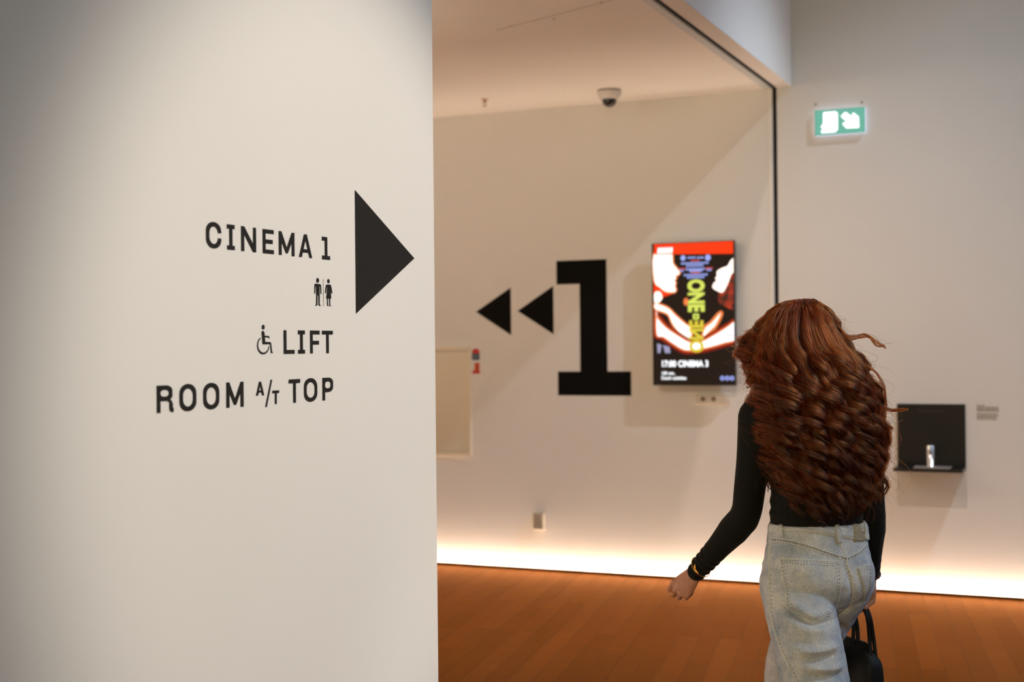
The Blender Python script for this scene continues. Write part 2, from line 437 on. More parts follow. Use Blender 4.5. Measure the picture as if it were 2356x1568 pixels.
# toilet symbol
MAN = [(2.9998, 1.716), (3.0212, 1.7157), (3.0258, 1.7136), (3.0273, 1.7095), (3.0283, 1.6901), (3.0248, 1.69), (3.0225, 1.7097), (3.0192, 1.7096), (3.0197, 1.687), (3.0195, 1.6634), (3.0211, 1.6613), (3.0248, 1.6605), (3.0246, 1.6589), (3.0189, 1.6592), (3.0141, 1.6611), (3.0135, 1.6861), (3.0092, 1.6863), (3.0082, 1.6617), (3.0055, 1.6595), (2.9986, 1.6593), (2.9986, 1.6612), (3.0024, 1.662), (3.0033, 1.6865), (3.0026, 1.709), (2.9992, 1.7089), (2.9975, 1.6899), (2.9943, 1.6901), (2.9949, 1.7097), (2.9966, 1.7141)]
WOM = [(3.0552, 1.7158), (3.0711, 1.7161), (3.075, 1.7145), (3.0771, 1.7106), (3.0826, 1.6933), (3.079, 1.693), (3.0727, 1.7092), (3.0766, 1.68), (3.0713, 1.6796), (3.0708, 1.6639), (3.0746, 1.6605), (3.074, 1.6593), (3.0696, 1.6598), (3.0666, 1.6631), (3.0661, 1.6793), (3.06, 1.6791), (3.06, 1.6633), (3.063, 1.6605), (3.0624, 1.6592), (3.0591, 1.6596), (3.0556, 1.6628), (3.0556, 1.6793), (3.0518, 1.6795), (3.0578, 1.709), (3.055, 1.7089), (3.0498, 1.6928), (3.046, 1.693), (3.0496, 1.7096), (3.0518, 1.714)]
CHAIR = [(2.7555, 1.5896), (2.7577, 1.5923), (2.7619, 1.5933), (2.7656, 1.5918), (2.7675, 1.5884), (2.7683, 1.5817), (2.7841, 1.5812), (2.7872, 1.5801), (2.7899, 1.575), (2.7876, 1.5753), (2.7829, 1.5774), (2.7692, 1.5774), (2.7704, 1.5667), (2.791, 1.5664), (2.7948, 1.5648), (2.7964, 1.5602), (2.7994, 1.5426), (2.8028, 1.541), (2.8022, 1.539), (2.7965, 1.5392), (2.7946, 1.5411), (2.7916, 1.5602), (2.7902, 1.5607), (2.7595, 1.5608)]
t = thing('toilet_symbol', 'small black man and woman symbol under CINEMA 1 on the near white wall', 'symbol', (XL, 3.038, 1.695))
new_obj('man_figure', placed(flat([MAN, circle(3.0107, 1.7247, .0062)], VT), on_left(0.0006)), M_BLACK, t)
new_obj('woman_figure', placed(flat([WOM, circle(3.0636, 1.7246, .0058)], VT), on_left(0.0006)), M_BLACK, t)
new_obj('divider_line', placed(flat([[(3.0380, 1.6591), (3.0388, 1.6591), (3.0388, 1.7293), (3.0380, 1.7293)]], VT), on_left(0.0006)), simple('grey_vinyl', (0.22, 0.17, 0.13, 1)), t)
t = thing('wheelchair_symbol', 'small black wheelchair user symbol left of the word LIFT', 'symbol', (XL, 2.765, 1.57))
new_obj('seated_figure', placed(flat([CHAIR, circle(2.7628, 1.6021, .0060)], VT), on_left(0.0006)), M_BLACK, t)
wo = circle(2.7620, 1.5578, .0256, .0212, 40, 118, 356); wi = circle(2.7632, 1.5590, .0226, .0180, 40, 116, 354)
new_obj('wheel', placed(flat([wo + wi[::-1]], VT), on_left(0.0006)), M_BLACK, t)

# ------------------------------------------------------------------ signs on the back wall
o = new_obj('wall_numeral', placed(flat([[(-3.5150, 1.2080), (-2.9825, 1.2080), (-2.9825, 1.3725), (-3.1515, 1.3725), (-3.1515, 2.1382), (-3.5195, 2.1382), (-3.5195, 1.9745), (-3.3490, 1.9745), (-3.3490, 1.3725), (-3.5150, 1.3725)]], 0.001), on_back(0.0006)), M_BLACKB)
tag(centre(o), 'giant black numeral 1 with slab feet on the back wall', 'numeral')
for lab, a, tx, z0, z1 in (('black triangle pointing left, second from the giant numeral 1', -4.1381, -3.8665, 1.6280, 1.9640), ('black triangle pointing left, right beside the giant numeral 1', -3.8156, -3.5442, 1.6300, 1.9660)):
    o = new_obj('wall_arrow', placed(flat([[(a, 1.7977), (tx, z0), (tx, z1)]], 0.001), on_back(0.0006)), M_BLACKB)
    tag(centre(o), lab, 'arrow', 'black arrows beside the giant numeral')

# ------------------------------------------------------------------ display screen with the film poster
t = thing('display_screen', 'upright display screen with a red headed film poster beside the numeral 1', 'screen', (-2.521, YB, 1.755))
M_BEZ = simple('black_screen_bezel', (0.012, 0.011, 0.010, 1), 0.35)
SX0, SX1, SZ0, SZ1, SD = -2.8015, -2.2405, 1.2810, 2.2255, 0.085
b = bmesh.new(); box_bm(b, (SX0, YB - SD, SZ0), (SX1, YB - SD + 0.035, SZ1), 0.004)
new_obj('screen_case', finish(b), M_BEZ, t)
new_obj('wall_bracket', box((-2.70, YB - SD + 0.034, 1.45), (-2.34, YB - 0.001, 2.05), 0.003), M_BEZ, t)
K = (YB - SD) / YB             # traced at the wall's distance, pulled to the screen's own plane
def scr(pts): return [(x * K, 1.55 + (z - 1.55) * K) for x, z in pts]
XS0, XS1, ZS0, ZS1 = SX0 + .005, SX1 - .005, SZ0 + .006, SZ1 - .005
E_BLK = glow('screen_black', (0.016, 0.009, 0.006, 1), 0.9)
E_RED = glow('screen_red', (1.0, 0.045, 0.004, 1), 1.0)
E_WHT = glow('screen_white', (0.95, 0.97, 1.0, 1), 1.5)
E_BLU = glow('screen_pale_blue', (0.38, 0.46, 1.0, 1), 1.0)
E_SKIN = glow('screen_pale_skin', (1.0, 0.86, 0.74, 1), 1.6)
E_ORG = glow('screen_orange_skin', (1.0, 0.25, 0.07, 1), 0.9)
E_DRED = glow('screen_dark_red', (0.32, 0.018, 0.008, 1), 0.8)
def red_hair():
    k = NT('screen_red_hair'); f = k.noise(26, 4, 0.65, k.coords())
    k.p.inputs['Base Color'].default_value = (0.01, 0.002, 0.001, 1); k.p.inputs['Emission Strength'].default_value = 1.0
    k.link(k.ramp(f, [(0.40, (0.02, 0.004, 0.002, 1)), (0.68, (0.55, 0.03, 0.008, 1))]), k.p.inputs['Emission Color'])
    return k.m
E_HAIR = red_hair()
E_LIME = glow('screen_lime', (0.72, 0.82, 0.13, 1), 1.0)
E_OLIV = glow('screen_olive', (0.75, 0.60, 0.05, 1), 1.0)
E_LILA = glow('screen_lilac', (0.36, 0.34, 0.52, 1), 1.0)
pic = new_obj('picture_panel', box((XS0, YB - SD - 0.0015, ZS0), (XS1, YB - SD - 0.0002, ZS1)), E_BLK, t)
def clip(pts):
    return [(min(max(x, XS0 + .001), XS1 - .001), min(max(z, ZS0 + .001), ZS1 - .001)) for x, z in pts]
def layer(name, loops, material, level, smooth=3, raw=False):
    if not raw: loops = [clip(scr([tuple(p) for p in spline(lp, smooth, True)] if smooth else lp)) for lp in loops]
    else: loops = [clip(scr(lp)) for lp in loops]
    return new_obj(name, placed(flat(loops, 0.0004), on_back(SD + 0.0014 + level * 0.0006)), material, pic)
def shrink(pts, d):
    n = len(pts); out = []
    for i in range(n):
        a, b, c = np.array(pts[i - 1]), np.array(pts[i]), np.array(pts[(i + 1) % n])
        t_ = c - a; t_ /= np.linalg.norm(t_) + 1e-9
        out.append(tuple(b + np.array((-t_[1], t_[0])) * d))
    return out
def area2(p): return sum(p[i - 1][0] * p[i][1] - p[i][0] * p[i - 1][1] for i in range(len(p)))
def inset(p, d): return shrink(p, d if area2(p) > 0 else -d)
FACE_L = [(-2.81, 2.165), (-2.696, 2.158), (-2.684, 2.132), (-2.681, 2.093), (-2.657, 2.061), (-2.635, 2.029), (-2.653, 2.012), (-2.665, 2.011), (-2.66, 1.991), (-2.674, 1.98), (-2.663, 1.964), (-2.67, 1.941), (-2.662, 1.917), (-2.675, 1.902), (-2.731, 1.907), (-2.772, 1.936), (-2.81, 1.98)]
FACE_R = [(-2.23, 2.125), (-2.23, 2.03), (-2.277, 2.015), (-2.301, 1.962), (-2.321, 1.92), (-2.344, 1.89), (-2.38, 1.902), (-2.411, 1.926), (-2.399, 1.957), (-2.383, 1.968), (-2.391, 1.987), (-2.379, 2.002), (-2.38, 2.029), (-2.347, 2.051), (-2.307, 2.065), (-2.283, 2.103)]
HAIR_R = [(-2.23, 2.037), (-2.277, 2.011), (-2.301, 1.962), (-2.325, 1.909), (-2.368, 1.887), (-2.369, 1.825), (-2.334, 1.802), (-2.287, 1.778), (-2.267, 1.777), (-2.279, 1.816), (-2.23, 1.838)]
HAND = [(-2.81, 1.90), (-2.772, 1.905), (-2.756, 1.865), (-2.781, 1.834), (-2.81, 1.831)]
ARM_L = [(-2.81, 1.83), (-2.757, 1.818), (-2.708, 1.794), (-2.66, 1.746), (-2.596, 1.691), (-2.557, 1.659), (-2.557, 1.59), (-2.589, 1.586), (-2.645, 1.629), (-2.693, 1.692), (-2.717, 1.747), (-2.757, 1.768), (-2.81, 1.788)]
ARM_B = [(-2.81, 1.785), (-2.782, 1.741), (-2.726, 1.677), (-2.645, 1.622), (-2.566, 1.578), (-2.494, 1.581), (-2.414, 1.619), (-2.335, 1.664), (-2.23, 1.712), (-2.23, 1.58), (-2.321, 1.549), (-2.415, 1.523), (-2.51, 1.504), (-2.606, 1.501), (-2.687, 1.544), (-2.759, 1.592), (-2.81, 1.616)]
ARM_R = [(-2.477, 1.666), (-2.429, 1.704), (-2.381, 1.757), (-2.35, 1.771), (-2.342, 1.741), (-2.382, 1.664), (-2.422, 1.627), (-2.486, 1.589)]
layer('face_glow', [inset(FACE_L, -.010)], E_ORG, 0)
layer('neck', [[(-2.81, 2.0), (-2.77, 1.95), (-2.72, 1.91), (-2.68, 1.895), (-2.75, 1.87), (-2.81, 1.86)]], E_RED, 0)
layer('left_face', [FACE_L], E_SKIN, 1)
layer('right_hair', [HAIR_R], E_HAIR, 0)
layer('left_spark', [circle(-2.592, 1.835, .018, .026, 10)], E_ORG, 0)
layer('right_face', [FACE_R], E_SKIN, 1)
layer('left_hand', [HAND], E_SKIN, 1)
layer('left_arm_glow', [inset(ARM_L, -.006)], E_ORG, 1); layer('left_arm', [inset(ARM_L, .006)], E_SKIN, 2)
layer('right_arm_glow', [ARM_R], E_ORG, 1); layer('right_arm', [inset(ARM_R, .018)], E_SKIN, 2)
layer('crossed_arm_glow', [inset(ARM_B, -.014)], E_DRED, 2); layer('crossed_arm_edge', [inset(ARM_B, .004)], E_ORG, 3); layer('crossed_arm', [inset(ARM_B, .016)], E_WHT, 4)
layer('pale_mark', [[(-2.796, 1.561), (-2.765, 1.55), (-2.775, 1.495), (-2.793, 1.495)], [(-2.755, 1.548), (-2.711, 1.537), (-2.703, 1.494), (-2.74, 1.495)]], E_LILA, 0, 0)
layer('red_header', [[(-2.81, 2.23), (-2.23, 2.23), (-2.23, 2.143), (-2.81, 2.157)]], E_RED, 5, 0)
# white bold mark in the header: unreadable in the photo, kept as slanted strokes
layer('header_mark', [[(-2.787 + i * .0215, 2.163 - i * .0003), (-2.769 + i * .0215, 2.163), (-2.766 + i * .0215, 2.2), (-2.782 + i * .0215, 2.2)] for i in range(5)], E_WHT, 6, 0)
# festival laurels and the small blurred credit lines
credits = []
for x, z, r in ((-2.609, 2.126, .017), (-2.439, 2.123, .019)): credits.append(circle(x, z, r, r * 1.05))
for x, z, w in ((-2.548, 2.127, .058), (-2.488, 2.125, .048), (-2.527, 2.090, .19), (-2.527, 2.073, .12), (-2.524, 2.050, .135), (-2.52, 2.038, .09), (-2.618, 2.042, .03), (-2.43, 2.042, .035), (-2.522, 2.012, .165), (-2.522, 1.995, .12)):
    n = max(2, int(w / .018)); g = w / n
    for i in range(n): credits.append([(x - w / 2 + i * g, z - .006), (x - w / 2 + (i + .78) * g, z - .006), (x - w / 2 + (i + .78) * g, z + .006), (x - w / 2 + i * g, z + .006)])
layer('credit_text', credits, E_BLU, 5, raw=True)
E_ROSE = glow('screen_rose', (1, .12, .14, 1), .7)
for x, z, w in ((-2.526, 2.106, .06), (-2.617, 2.056, .045), (-2.432, 2.054, .05), (-2.525, 2.027, .06)):
    layer('red_credit_text', [[(x - w / 2, z - .004), (x + w / 2, z - .004), (x + w / 2, z + .004), (x - w / 2, z + .004)]], E_ROSE, 5, raw=True)
# vertical title: ONE, a small plus, and ONE again mirrored
def title(name, mirror, x0, x1, z0, z1, material):
    me = text_mesh('ONE', 0.1, 0.0048, 0.0004)
    a = np.zeros(len(me.vertices) * 3); me.vertices.foreach_get('co', a); c = a.reshape(-1, 3)
    lo, hi = c[:, :2].min(0), c[:, :2].max(0)
    u = (c[:, 0] - lo[0]) / (hi[0] - lo[0]); v = (c[:, 1] - lo[1]) / (hi[1] - lo[1])
    z = (z1 - u * (z1 - z0)) if not mirror else (z0 + u * (z1 - z0))
    c2 = np.stack([x0 + v * (x1 - x0), z, c[:, 2]], 1)
    me.vertices.foreach_set('co', c2.ravel()); me.update()
    me.transform(Matrix(((K, 0, 0, 0), (0, K, 0, 1.55 * (1 - K)), (0, 0, 1, 0), (0, 0, 0, 1))))
    new_obj(name, placed(me, on_back(SD + 0.0014 + 6 * 0.0006)), material, pic)
title('poster_title', False, -2.580, -2.463, 1.766, 1.981, E_LIME)
title('poster_title', True, -2.573, -2.472, 1.497, 1.710, E_OLIV)
layer('title_plus', [[(-2.545, 1.716), (-2.503, 1.716), (-2.503, 1.754), (-2.545, 1.754)], circle(-2.524, 1.735, .008)], E_LIME, 6, raw=True)
def caption(name, s, x, z, size, bold, squeeze, spacing=1.0):
    me = text_mesh(s, size, bold, 0.0004, 'LEFT', squeeze, spacing)
    me.transform(Matrix.Translation((x * K, 1.55 + (z - 1.55) * K, 0)))
    new_obj(name, placed(me, on_back(SD + 0.0014 + 5 * 0.0006)), E_WHT, pic)
caption('showtime_text', '17:00 CINEMA 3', -2.769, 1.404, 0.056, 0.0022, 0.80, 1.04)
caption('duration_text', '100 min.', -2.768, 1.350, 0.030, 0.0007, 0.90)
caption('subtitle_text', 'Dutch subtitles', -2.768, 1.318, 0.030, 0.0007, 0.93)
layer('rating_icons', [circle(x, 1.327, .0145, .0150) for x in (-2.350, -2.317, -2.285)] + [circle(x, 1.327, .006, .006) for x in (-2.350, -2.317, -2.285)], E_BLU, 5, raw=True)

# ------------------------------------------------------------------ sockets, switch box, access panel, stickers
M_PLATE = simple('white_plastic', (0.66, 0.60, 0.52, 1), 0.4)
M_SOCK = simple('socket_recess', (0.22, 0.16, 0.09, 1), 0.5)
t = thing('power_socket', 'white double power socket on the wall below the display screen', 'socket', (-2.414, YB, 1.19))
new_obj('socket_plate', box((-2.532, YB - 0.012, 1.156), (-2.295, YB - 0.0005, 1.222), 0.004), M_PLATE, t)
for x in (-2.479, -2.408):
    r = new_obj('socket_insert', lathe([(0.001, 0), (0.0205, 0), (0.0205, 0.005), (0.017, 0.005), (0.0165, 0.001), (0.001, 0.001)], (x, YB - 0.0121, 1.190), (0, -1, 0), 28), M_PLATE, t)
    new_obj('socket_recess', lathe([(0.001, 0), (0.0163, 0), (0.0163, 0.0015), (0.001, 0.0015)], (x, YB - 0.0130, 1.190), (0, -1, 0), 28), M_SOCK, r)
    new_obj('pin_hole', join([lathe([(0.0005, 0), (0.0026, 0), (0.0026, 0.0004), (0.0005, 0.0004)], (x + s * 0.0085, YB - 0.0146, 1.190), (0, -1, 0), 10) for s in (-1, 1)]), M_DARK, r)
t = thing('switch_box', 'small grey wall box just above the glowing skirting light', 'wall box', (-3.658, YB, 0.331))
new_obj('box_body', box((-3.697, YB - 0.045, 0.274), (-3.619, YB - 0.0005, 0.392), 0.004), simple('tan_grey_plastic', (0.46, 0.40, 0.31, 1), 0.5), t)
new_obj('box_cover', box((-3.690, YB - 0.049, 0.281), (-3.626, YB - 0.0452, 0.385), 0.002), simple('tan_grey_cover', (0.48, 0.41, 0.32, 1), 0.5), t)
t = thing('access_panel', 'cream access hatch in the back wall beside the opening edge', 'hatch', (-4.50, YB, 1.16))
M_HATCH = simple('cream_hatch_paint', (0.74, 0.66, 0.51, 1), 0.6, var=0.012, scale=4)
HX0, HX1, HZ0, HZ1 = -4.86, -4.181, 0.777, 1.549
new_obj('hatch_frame', boxes([((HX0, YB - 0.016, HZ0), (HX0 + .026, YB - .0005, HZ1)), ((HX1 - .026, YB - 0.016, HZ0), (HX1, YB - .0005, HZ1)), ((HX0 + .026, YB - 0.016, HZ1 - .026), (HX1 - .026, YB - .0005, HZ1)), ((HX0 + .026, YB - 0.016, HZ0), (HX1 - .026, YB - .0005, HZ0 + .026))]), M_HATCH, t)
new_obj('hatch_door', box((HX0 + .029, YB - 0.009, HZ0 + .029), (HX1 - .029, YB - .0005, HZ1 - .032), 0.002), M_HATCH, t)
M_RED = simple('red_sticker', (0.55, 0.018, 0.010, 1), 0.5); M_NAVY = simple('navy_sticker', (0.012, 0.03, 0.07, 1), 0.5)
t = thing('round_top_sticker', 'red and navy rounded sticker beside the top corner of the wall hatch', 'sticker', (-4.143, YB, 1.489))
cap_ = [(-4.172, 1.503), (-4.114, 1.503)] + circle(-4.143, 1.515, .029, .022, 14, 0, 180)
new_obj('red_top', placed(flat([cap_], 0.0008), on_back(0.0006)), M_RED, t)
new_obj('navy_band', placed(flat([[(-4.172, 1.4555), (-4.114, 1.4555), (-4.114, 1.5025), (-4.172, 1.5025)]], 0.0008), on_back(0.0006)), M_NAVY, t)
new_obj('grey_mark', placed(flat([[(-4.157, 1.473), (-4.129, 1.473), (-4.129, 1.489), (-4.157, 1.489)]], 0.0004), on_back(0.0016)), simple('grey_print', (0.13, 0.17, 0.19, 1)), t)
t = thing('red_sticker', 'orange red sticker with a bright red foot, below the navy banded sticker', 'sticker', (-4.14, YB, 1.40))
new_obj('orange_field', placed(flat([[(-4.155, 1.381), (-4.114, 1.381), (-4.114, 1.437), (-4.155, 1.437)]], 0.0008), on_back(0.0006)), simple('orange_red_sticker', (0.48, 0.075, 0.025, 1)), t)
new_obj('red_foot', placed(flat([[(-4.171, 1.358), (-4.112, 1.358), (-4.112, 1.3805), (-4.171, 1.3805)]], 0.0008), on_back(0.0006)), simple('bright_red_sticker', (0.50, 0.006, 0.004, 1)), t)

# ------------------------------------------------------------------ ceiling fittings
t = thing('dome_camera', 'white dome security camera on the passage ceiling near the back wall', 'security camera', (-2.967, 8.342, H1))
C0 = (-2.967, 8.342, H1 - 0.0005)
new_obj('mount_ring', lathe([(0.001, 0), (0.072, 0), (0.072, 0.008), (0.001, 0.008)], C0, (0, 0, -1), 40), simple('brown_grey_ring', (0.09, 0.055, 0.03, 1), 0.6), t, True)
new_obj('housing', lathe([(0.001, .008), (0.078, .008), (0.079, .014), (0.074, .034), (0.060, .056), (0.052, .060), (0.001, .060)], C0, (0, 0, -1), 40), simple('white_camera_shell', (0.62, 0.58, 0.54, 1), 0.35), t, True)
new_obj('glass_dome', lathe([(0.047, .058)] + [(0.047 * math.cos(a), .064 + 0.046 * math.sin(a)) for a in np.linspace(0, 1.53, 10)], C0, (0, 0, -1), 40), simple('smoked_dome', (0.010, 0.008, 0.007, 1), 0.08, spec=0.6), t, True)
t = thing('fire_sprinkler', 'small brass sprinkler head on the passage ceiling, left of the dome camera', 'sprinkler', (-3.82, 8.26, H1))
S0 = (-3.82, 8.26, H1 - 0.0005); M_BRASS = simple('brass', (0.30, 0.15, 0.05, 1), 0.35, 0.9)
new_obj('escutcheon', lathe([(0.001, 0), (0.026, 0), (0.024, 0.005), (0.010, 0.008), (0.001, 0.008)], S0, (0, 0, -1), 24), simple('cream_escutcheon', (0.55, 0.40, 0.25, 1), 0.4), t, True)
b = bmesh.new(); lathe_bm(b, [(0.001, .008), (0.010, .008), (0.010, .022), (0.006, .024), (0.001, .024)], S0, (0, 0, -1), 16)
for s in (-1, 1): tube_bm(b, [(S0[0] + s * .008, S0[1], S0[2] - .022), (S0[0] + s * .012, S0[1], S0[2] - .034), (S0[0] + s * .003, S0[1], S0[2] - .047)], 0.0022, 8)
new_obj('frame_arms', finish(b), M_BRASS, t)
new_obj('deflector', lathe([(0.001, .047), (0.013, .047), (0.013, .049), (0.001, .049)], S0, (0, 0, -1), 20), M_BRASS, t)

# ------------------------------------------------------------------ exit sign
t = thing('exit_sign', 'lit green emergency exit sign with white arrow high on the back wall', 'exit sign', (-1.570, YB, 2.96))
EX0, EX1, EZ0, EZ1, ED = -1.728, -1.412, 2.878, 3.039, 0.028
KE = (YB - ED) / YB
def ex(p): return [(x * KE, 1.55 + (z - 1.55) * KE) for x, z in p]
X0, X1 = EX0 * KE, EX1 * KE; Z0, Z1 = 1.55 + (EZ0 - 1.55) * KE, 1.55 + (EZ1 - 1.55) * KE
new_obj('light_case', box((X0, YB - ED + .002, Z0), (X1, YB - 0.006, Z1), 0.003), glow('pale_lit_case', (0.74, 0.78, 1.0, 1), 1.3), t)
face = new_obj('green_face', box((X0, YB - ED - .002, Z0), (X1, YB - ED + .0018, Z1), 0.002), glow('exit_green_edge', (0.03, 0.36, 0.17, 1), 0.8), t)
new_obj('green_panel', placed(flat([rrect(X0 + .004, Z0 + .004, X1 - .004, Z1 - .004, (.006, .006))], 0.0006), on_back(ED + .0022)), glow('exit_green', (0.19, 0.56, 0.43, 1), 0.8), face)
E_EXW = glow('exit_white', (1.0, 1.0, 0.98, 1), 1.8)
ARW = [(-1.562, 2.988), (-1.556, 2.995), (-1.540, 3.011), (-1.530, 3.013), (-1.492, 2.982), (-1.490, 3.002), (-1.482, 3.006), (-1.451, 2.978), (-1.449, 2.913), (-1.453, 2.909), (-1.528, 2.911), (-1.551, 2.938), (-1.550, 2.946), (-1.524, 2.952)]
new_obj('arrow', placed(flat([ex(ARW)], 0.0008), on_back(ED + .0030)), E_EXW, face)
RUN = [(-1.673, 3.018), (-1.668, 3.023), (-1.592, 3.023), (-1.582, 3.010), (-1.582, 2.972), (-1.586, 2.968), (-1.582, 2.964), (-1.583, 2.907), (-1.599, 2.892), (-1.683, 2.892), (-1.687, 2.897), (-1.685, 2.908), (-1.674, 2.918), (-1.684, 2.924), (-1.688, 2.932), (-1.683, 2.940), (-1.674, 2.950)]
new_obj('running_figure_in_door', placed(flat([ex(RUN), ex([(-1.627, 2.982), (-1.621, 2.979), (-1.630, 2.957), (-1.635, 2.960)])], 0.0008), on_back(ED + .0030)), E_EXW, face)
for x, z in ((-1.721, 3.078), (-1.431, 3.068)):
    new_obj('wall_hook', lathe([(0.001, 0), (0.006, 0), (0.006, 0.004), (0.003, 0.012), (0.001, 0.012)], (x, YB - 0.0005, z), (0, -1, 0), 12), simple('hook_metal', (0.22, 0.18, 0.13, 1), 0.4, 0.7), t)

# ------------------------------------------------------------------ drinking fountain and caption
t = thing('drinking_fountain', 'black wall fountain with a chrome spout at the right of the back wall', 'drinking fountain', (-1.03, YB, 0.77))
M_BLKP = simple('black_lacquer', (0.006, 0.005, 0.005, 1), 0.35, spec=0.3)
FD = 0.215
new_obj('back_panel', box((-1.2340, YB - 0.014, 0.765), (-0.8275, YB - 0.0005, 1.1685), 0.002), M_BLKP, t)
KF = (YB - FD) / YB
new_obj('shelf', box((-1.233, YB - FD, 0.7655), (-0.8275, YB - 0.0005, 0.7845), 0.002), M_BLKP, t)
M_CHR = simple('brushed_chrome', (0.80, 0.80, 0.80, 1), 0.22, 1.0, var=0.02)
tr = new_obj('drip_tray', boxes([((-1.116, YB - 0.195, 0.785), (-0.904, YB - 0.045, 0.790))], 0.001), simple('grey_drip_tray', (0.42, 0.36, 0.32, 1), 0.45, 0.3), t)
new_obj('tray_slots', boxes([((-1.10 + i * .0195, YB - 0.18, 0.7901), (-1.093 + i * .0195, YB - 0.06, 0.7906)) for i in range(10)]), M_DARK, tr)
SP = (-1.0230, YB - 0.115, 0.790)
b = bmesh.new(); lathe_bm(b, [(0.001, 0), (0.031, 0), (0.031, .004), (0.024, .006), (0.024, .128), (0.022, .131), (0.001, .131)], SP, (0, 0, 1), 40)
sp = new_obj('spout', finish(b), M_CHR, t, True)
new_obj('spout_outlet', lathe([(0.001, 0), (0.008, 0), (0.008, .020), (0.001, .020)], (SP[0], SP[1] - 0.022, SP[2] + .100), (0, -1, 0), 18), M_CHR, sp, True)
me = text_mesh('DRINKING WATER', 0.020, 0.0, 0.0003, 'CENTER', 0.88)
bpy.data.meshes.remove(me)
# faint brown line of small print on the black panel: unreadable in the photo, kept as dashes
new_obj('faint_print', placed(flat([[(-1.105 + i * .0115, 1.119), (-1.097 + i * .0115, 1.119), (-1.097 + i * .0115, 1.131), (-1.105 + i * .0115, 1.131)] for i in range(13)], 0.0004), on_back(0.0146)), simple('faint_brown_print', (0.022, 0.012, 0.007, 1), 0.5), t)
rows = []
for z, w, h in ((1.1615, .046, .006), (1.1505, .130, .007), (1.1395, .126, .007), (1.1285, .128, .007), (1.111, .120, .006), (1.0995, .124, .007), (1.0885, .118, .007), (1.077, .124, .005)):
    x = -0.761; k = 0
    while x < -0.761 + w - .006:
        l = rnd.uniform(.008, .020); l = min(l, -0.761 + w - x); rows.append([(x, z - h / 2), (x + l, z - h / 2), (x + l, z + h / 2), (x, z + h / 2)]); x += l + .0035
o = new_obj('wall_caption', placed(flat(rows, 0.0005), on_back(0.0006)), simple('grey_brown_print', (0.23, 0.19, 0.14, 1), 0.6))
tag(centre(o), 'small grey block of printed text right of the black fountain', 'caption')

# ------------------------------------------------------------------ ceiling spotlight out of view, with a plate added to shade the back wall
LP = Vector((1.42, 7.17, 6.33))
def lamp_ray(a, b, dist): return LP + Vector((a, 1.0, b)).normalized() * dist
t = thing('ceiling_spotlight', 'black ceiling spotlight out of view, with a plate added to shade the back wall', 'spotlight', (1.42, 7.17, 7.0))
M_FIX = simple('black_fixture', (0.02, 0.02, 0.02, 1), 0.6)
new_obj('hanging_rod', lathe([(0.001, 0), (0.012, 0), (0.012, 0.50), (0.001, 0.50)], (1.42, 7.17, 6.999), (0, 0, -1), 16), M_FIX, t)
ax = (Vector((-2.2, 8.27, -0.3)) - LP).normalized()
new_obj('lamp_housing', lathe([(0.09, -0.02), (0.09, -0.20), (0.05, -0.24), (0.001, -0.24)][::-1], LP, tuple(ax), 32), M_FIX, t)
bm = bmesh.new()
crn = [lamp_ray(-2.04, -1.20, .24), lamp_ray(-0.84, -3.0, .24), lamp_ray(0.3, -2.2, .24), lamp_ray(-0.7, -0.3, .24)]
nn = (crn[1] - crn[0]).cross(crn[3] - crn[0]).normalized() * .0015
lo = [bm.verts.new(c - nn) for c in crn]; hi = [bm.verts.new(c + nn) for c in crn]
bm.faces.new(lo[::-1]); bm.faces.new(hi)
for i in range(4): bm.faces.new((lo[i], lo[(i + 1) % 4], hi[(i + 1) % 4], hi[i]))
new_obj('shade_plate', finish(bm), M_FIX, t)  # added plate that keeps the cool spot off the upper right wall

# ------------------------------------------------------------------ the woman
# body frame: r to her right, f where she walks (turned 42 degrees to the left of the room's depth), z up
HX, HY, HEAD_ = -0.8054, 4.0516, math.radians(42)
FV = Vector((-math.sin(HEAD_), math.cos(HEAD_), 0)); RV = Vector((math.cos(HEAD_), math.sin(HEAD_), 0)); ZV = Vector((0, 0, 1))
def B_(r, f, z): return Vector((HX, HY, 0)) + RV * r + FV * f + ZV * z
def D_(r, f, z): return (RV * r + FV * f + ZV * z).normalized()
M_SKIN = None
def skin():
    k = NT('fair_skin')
    f = k.noise(60, 3, 0.6, k.coords())
    k.link(k.ramp(f, [(0.3, (0.46, 0.20, 0.125, 1)), (0.7, (0.56, 0.27, 0.18, 1))]), k.p.inputs['Base Color'])
    k.p.inputs['Roughness'].default_value = 0.48
    k.p.inputs['Subsurface Weight'].default_value = 0.12; k.p.inputs['Subsurface Radius'].default_value = (0.012, 0.004, 0.002)
    k.p.inputs['Subsurface Scale'].default_value = 0.5
    k.bump(f, 0.08, 0.001)
    return k.m
M_SKIN = skin()
def knit():
    k = NT('black_rib_knit')
    v = k.coords()
    f = k.noise(500, 2, 0.5, v)
    k.link(k.ramp(f, [(0.3, (0.006, 0.0052, 0.0045, 1)), (0.7, (0.011, 0.0098, 0.0085, 1))]), k.p.inputs['Base Color'])
    k.p.inputs['Roughness'].default_value = 0.85; k.p.inputs['Specular IOR Level'].default_value = 0.15
    k.p.inputs['Sheen Weight'].default_value = 0.06; k.p.inputs['Sheen Roughness'].default_value = 0.4
    k.bump(f, 0.25, 0.001)
    return k.m
M_KNIT = knit()
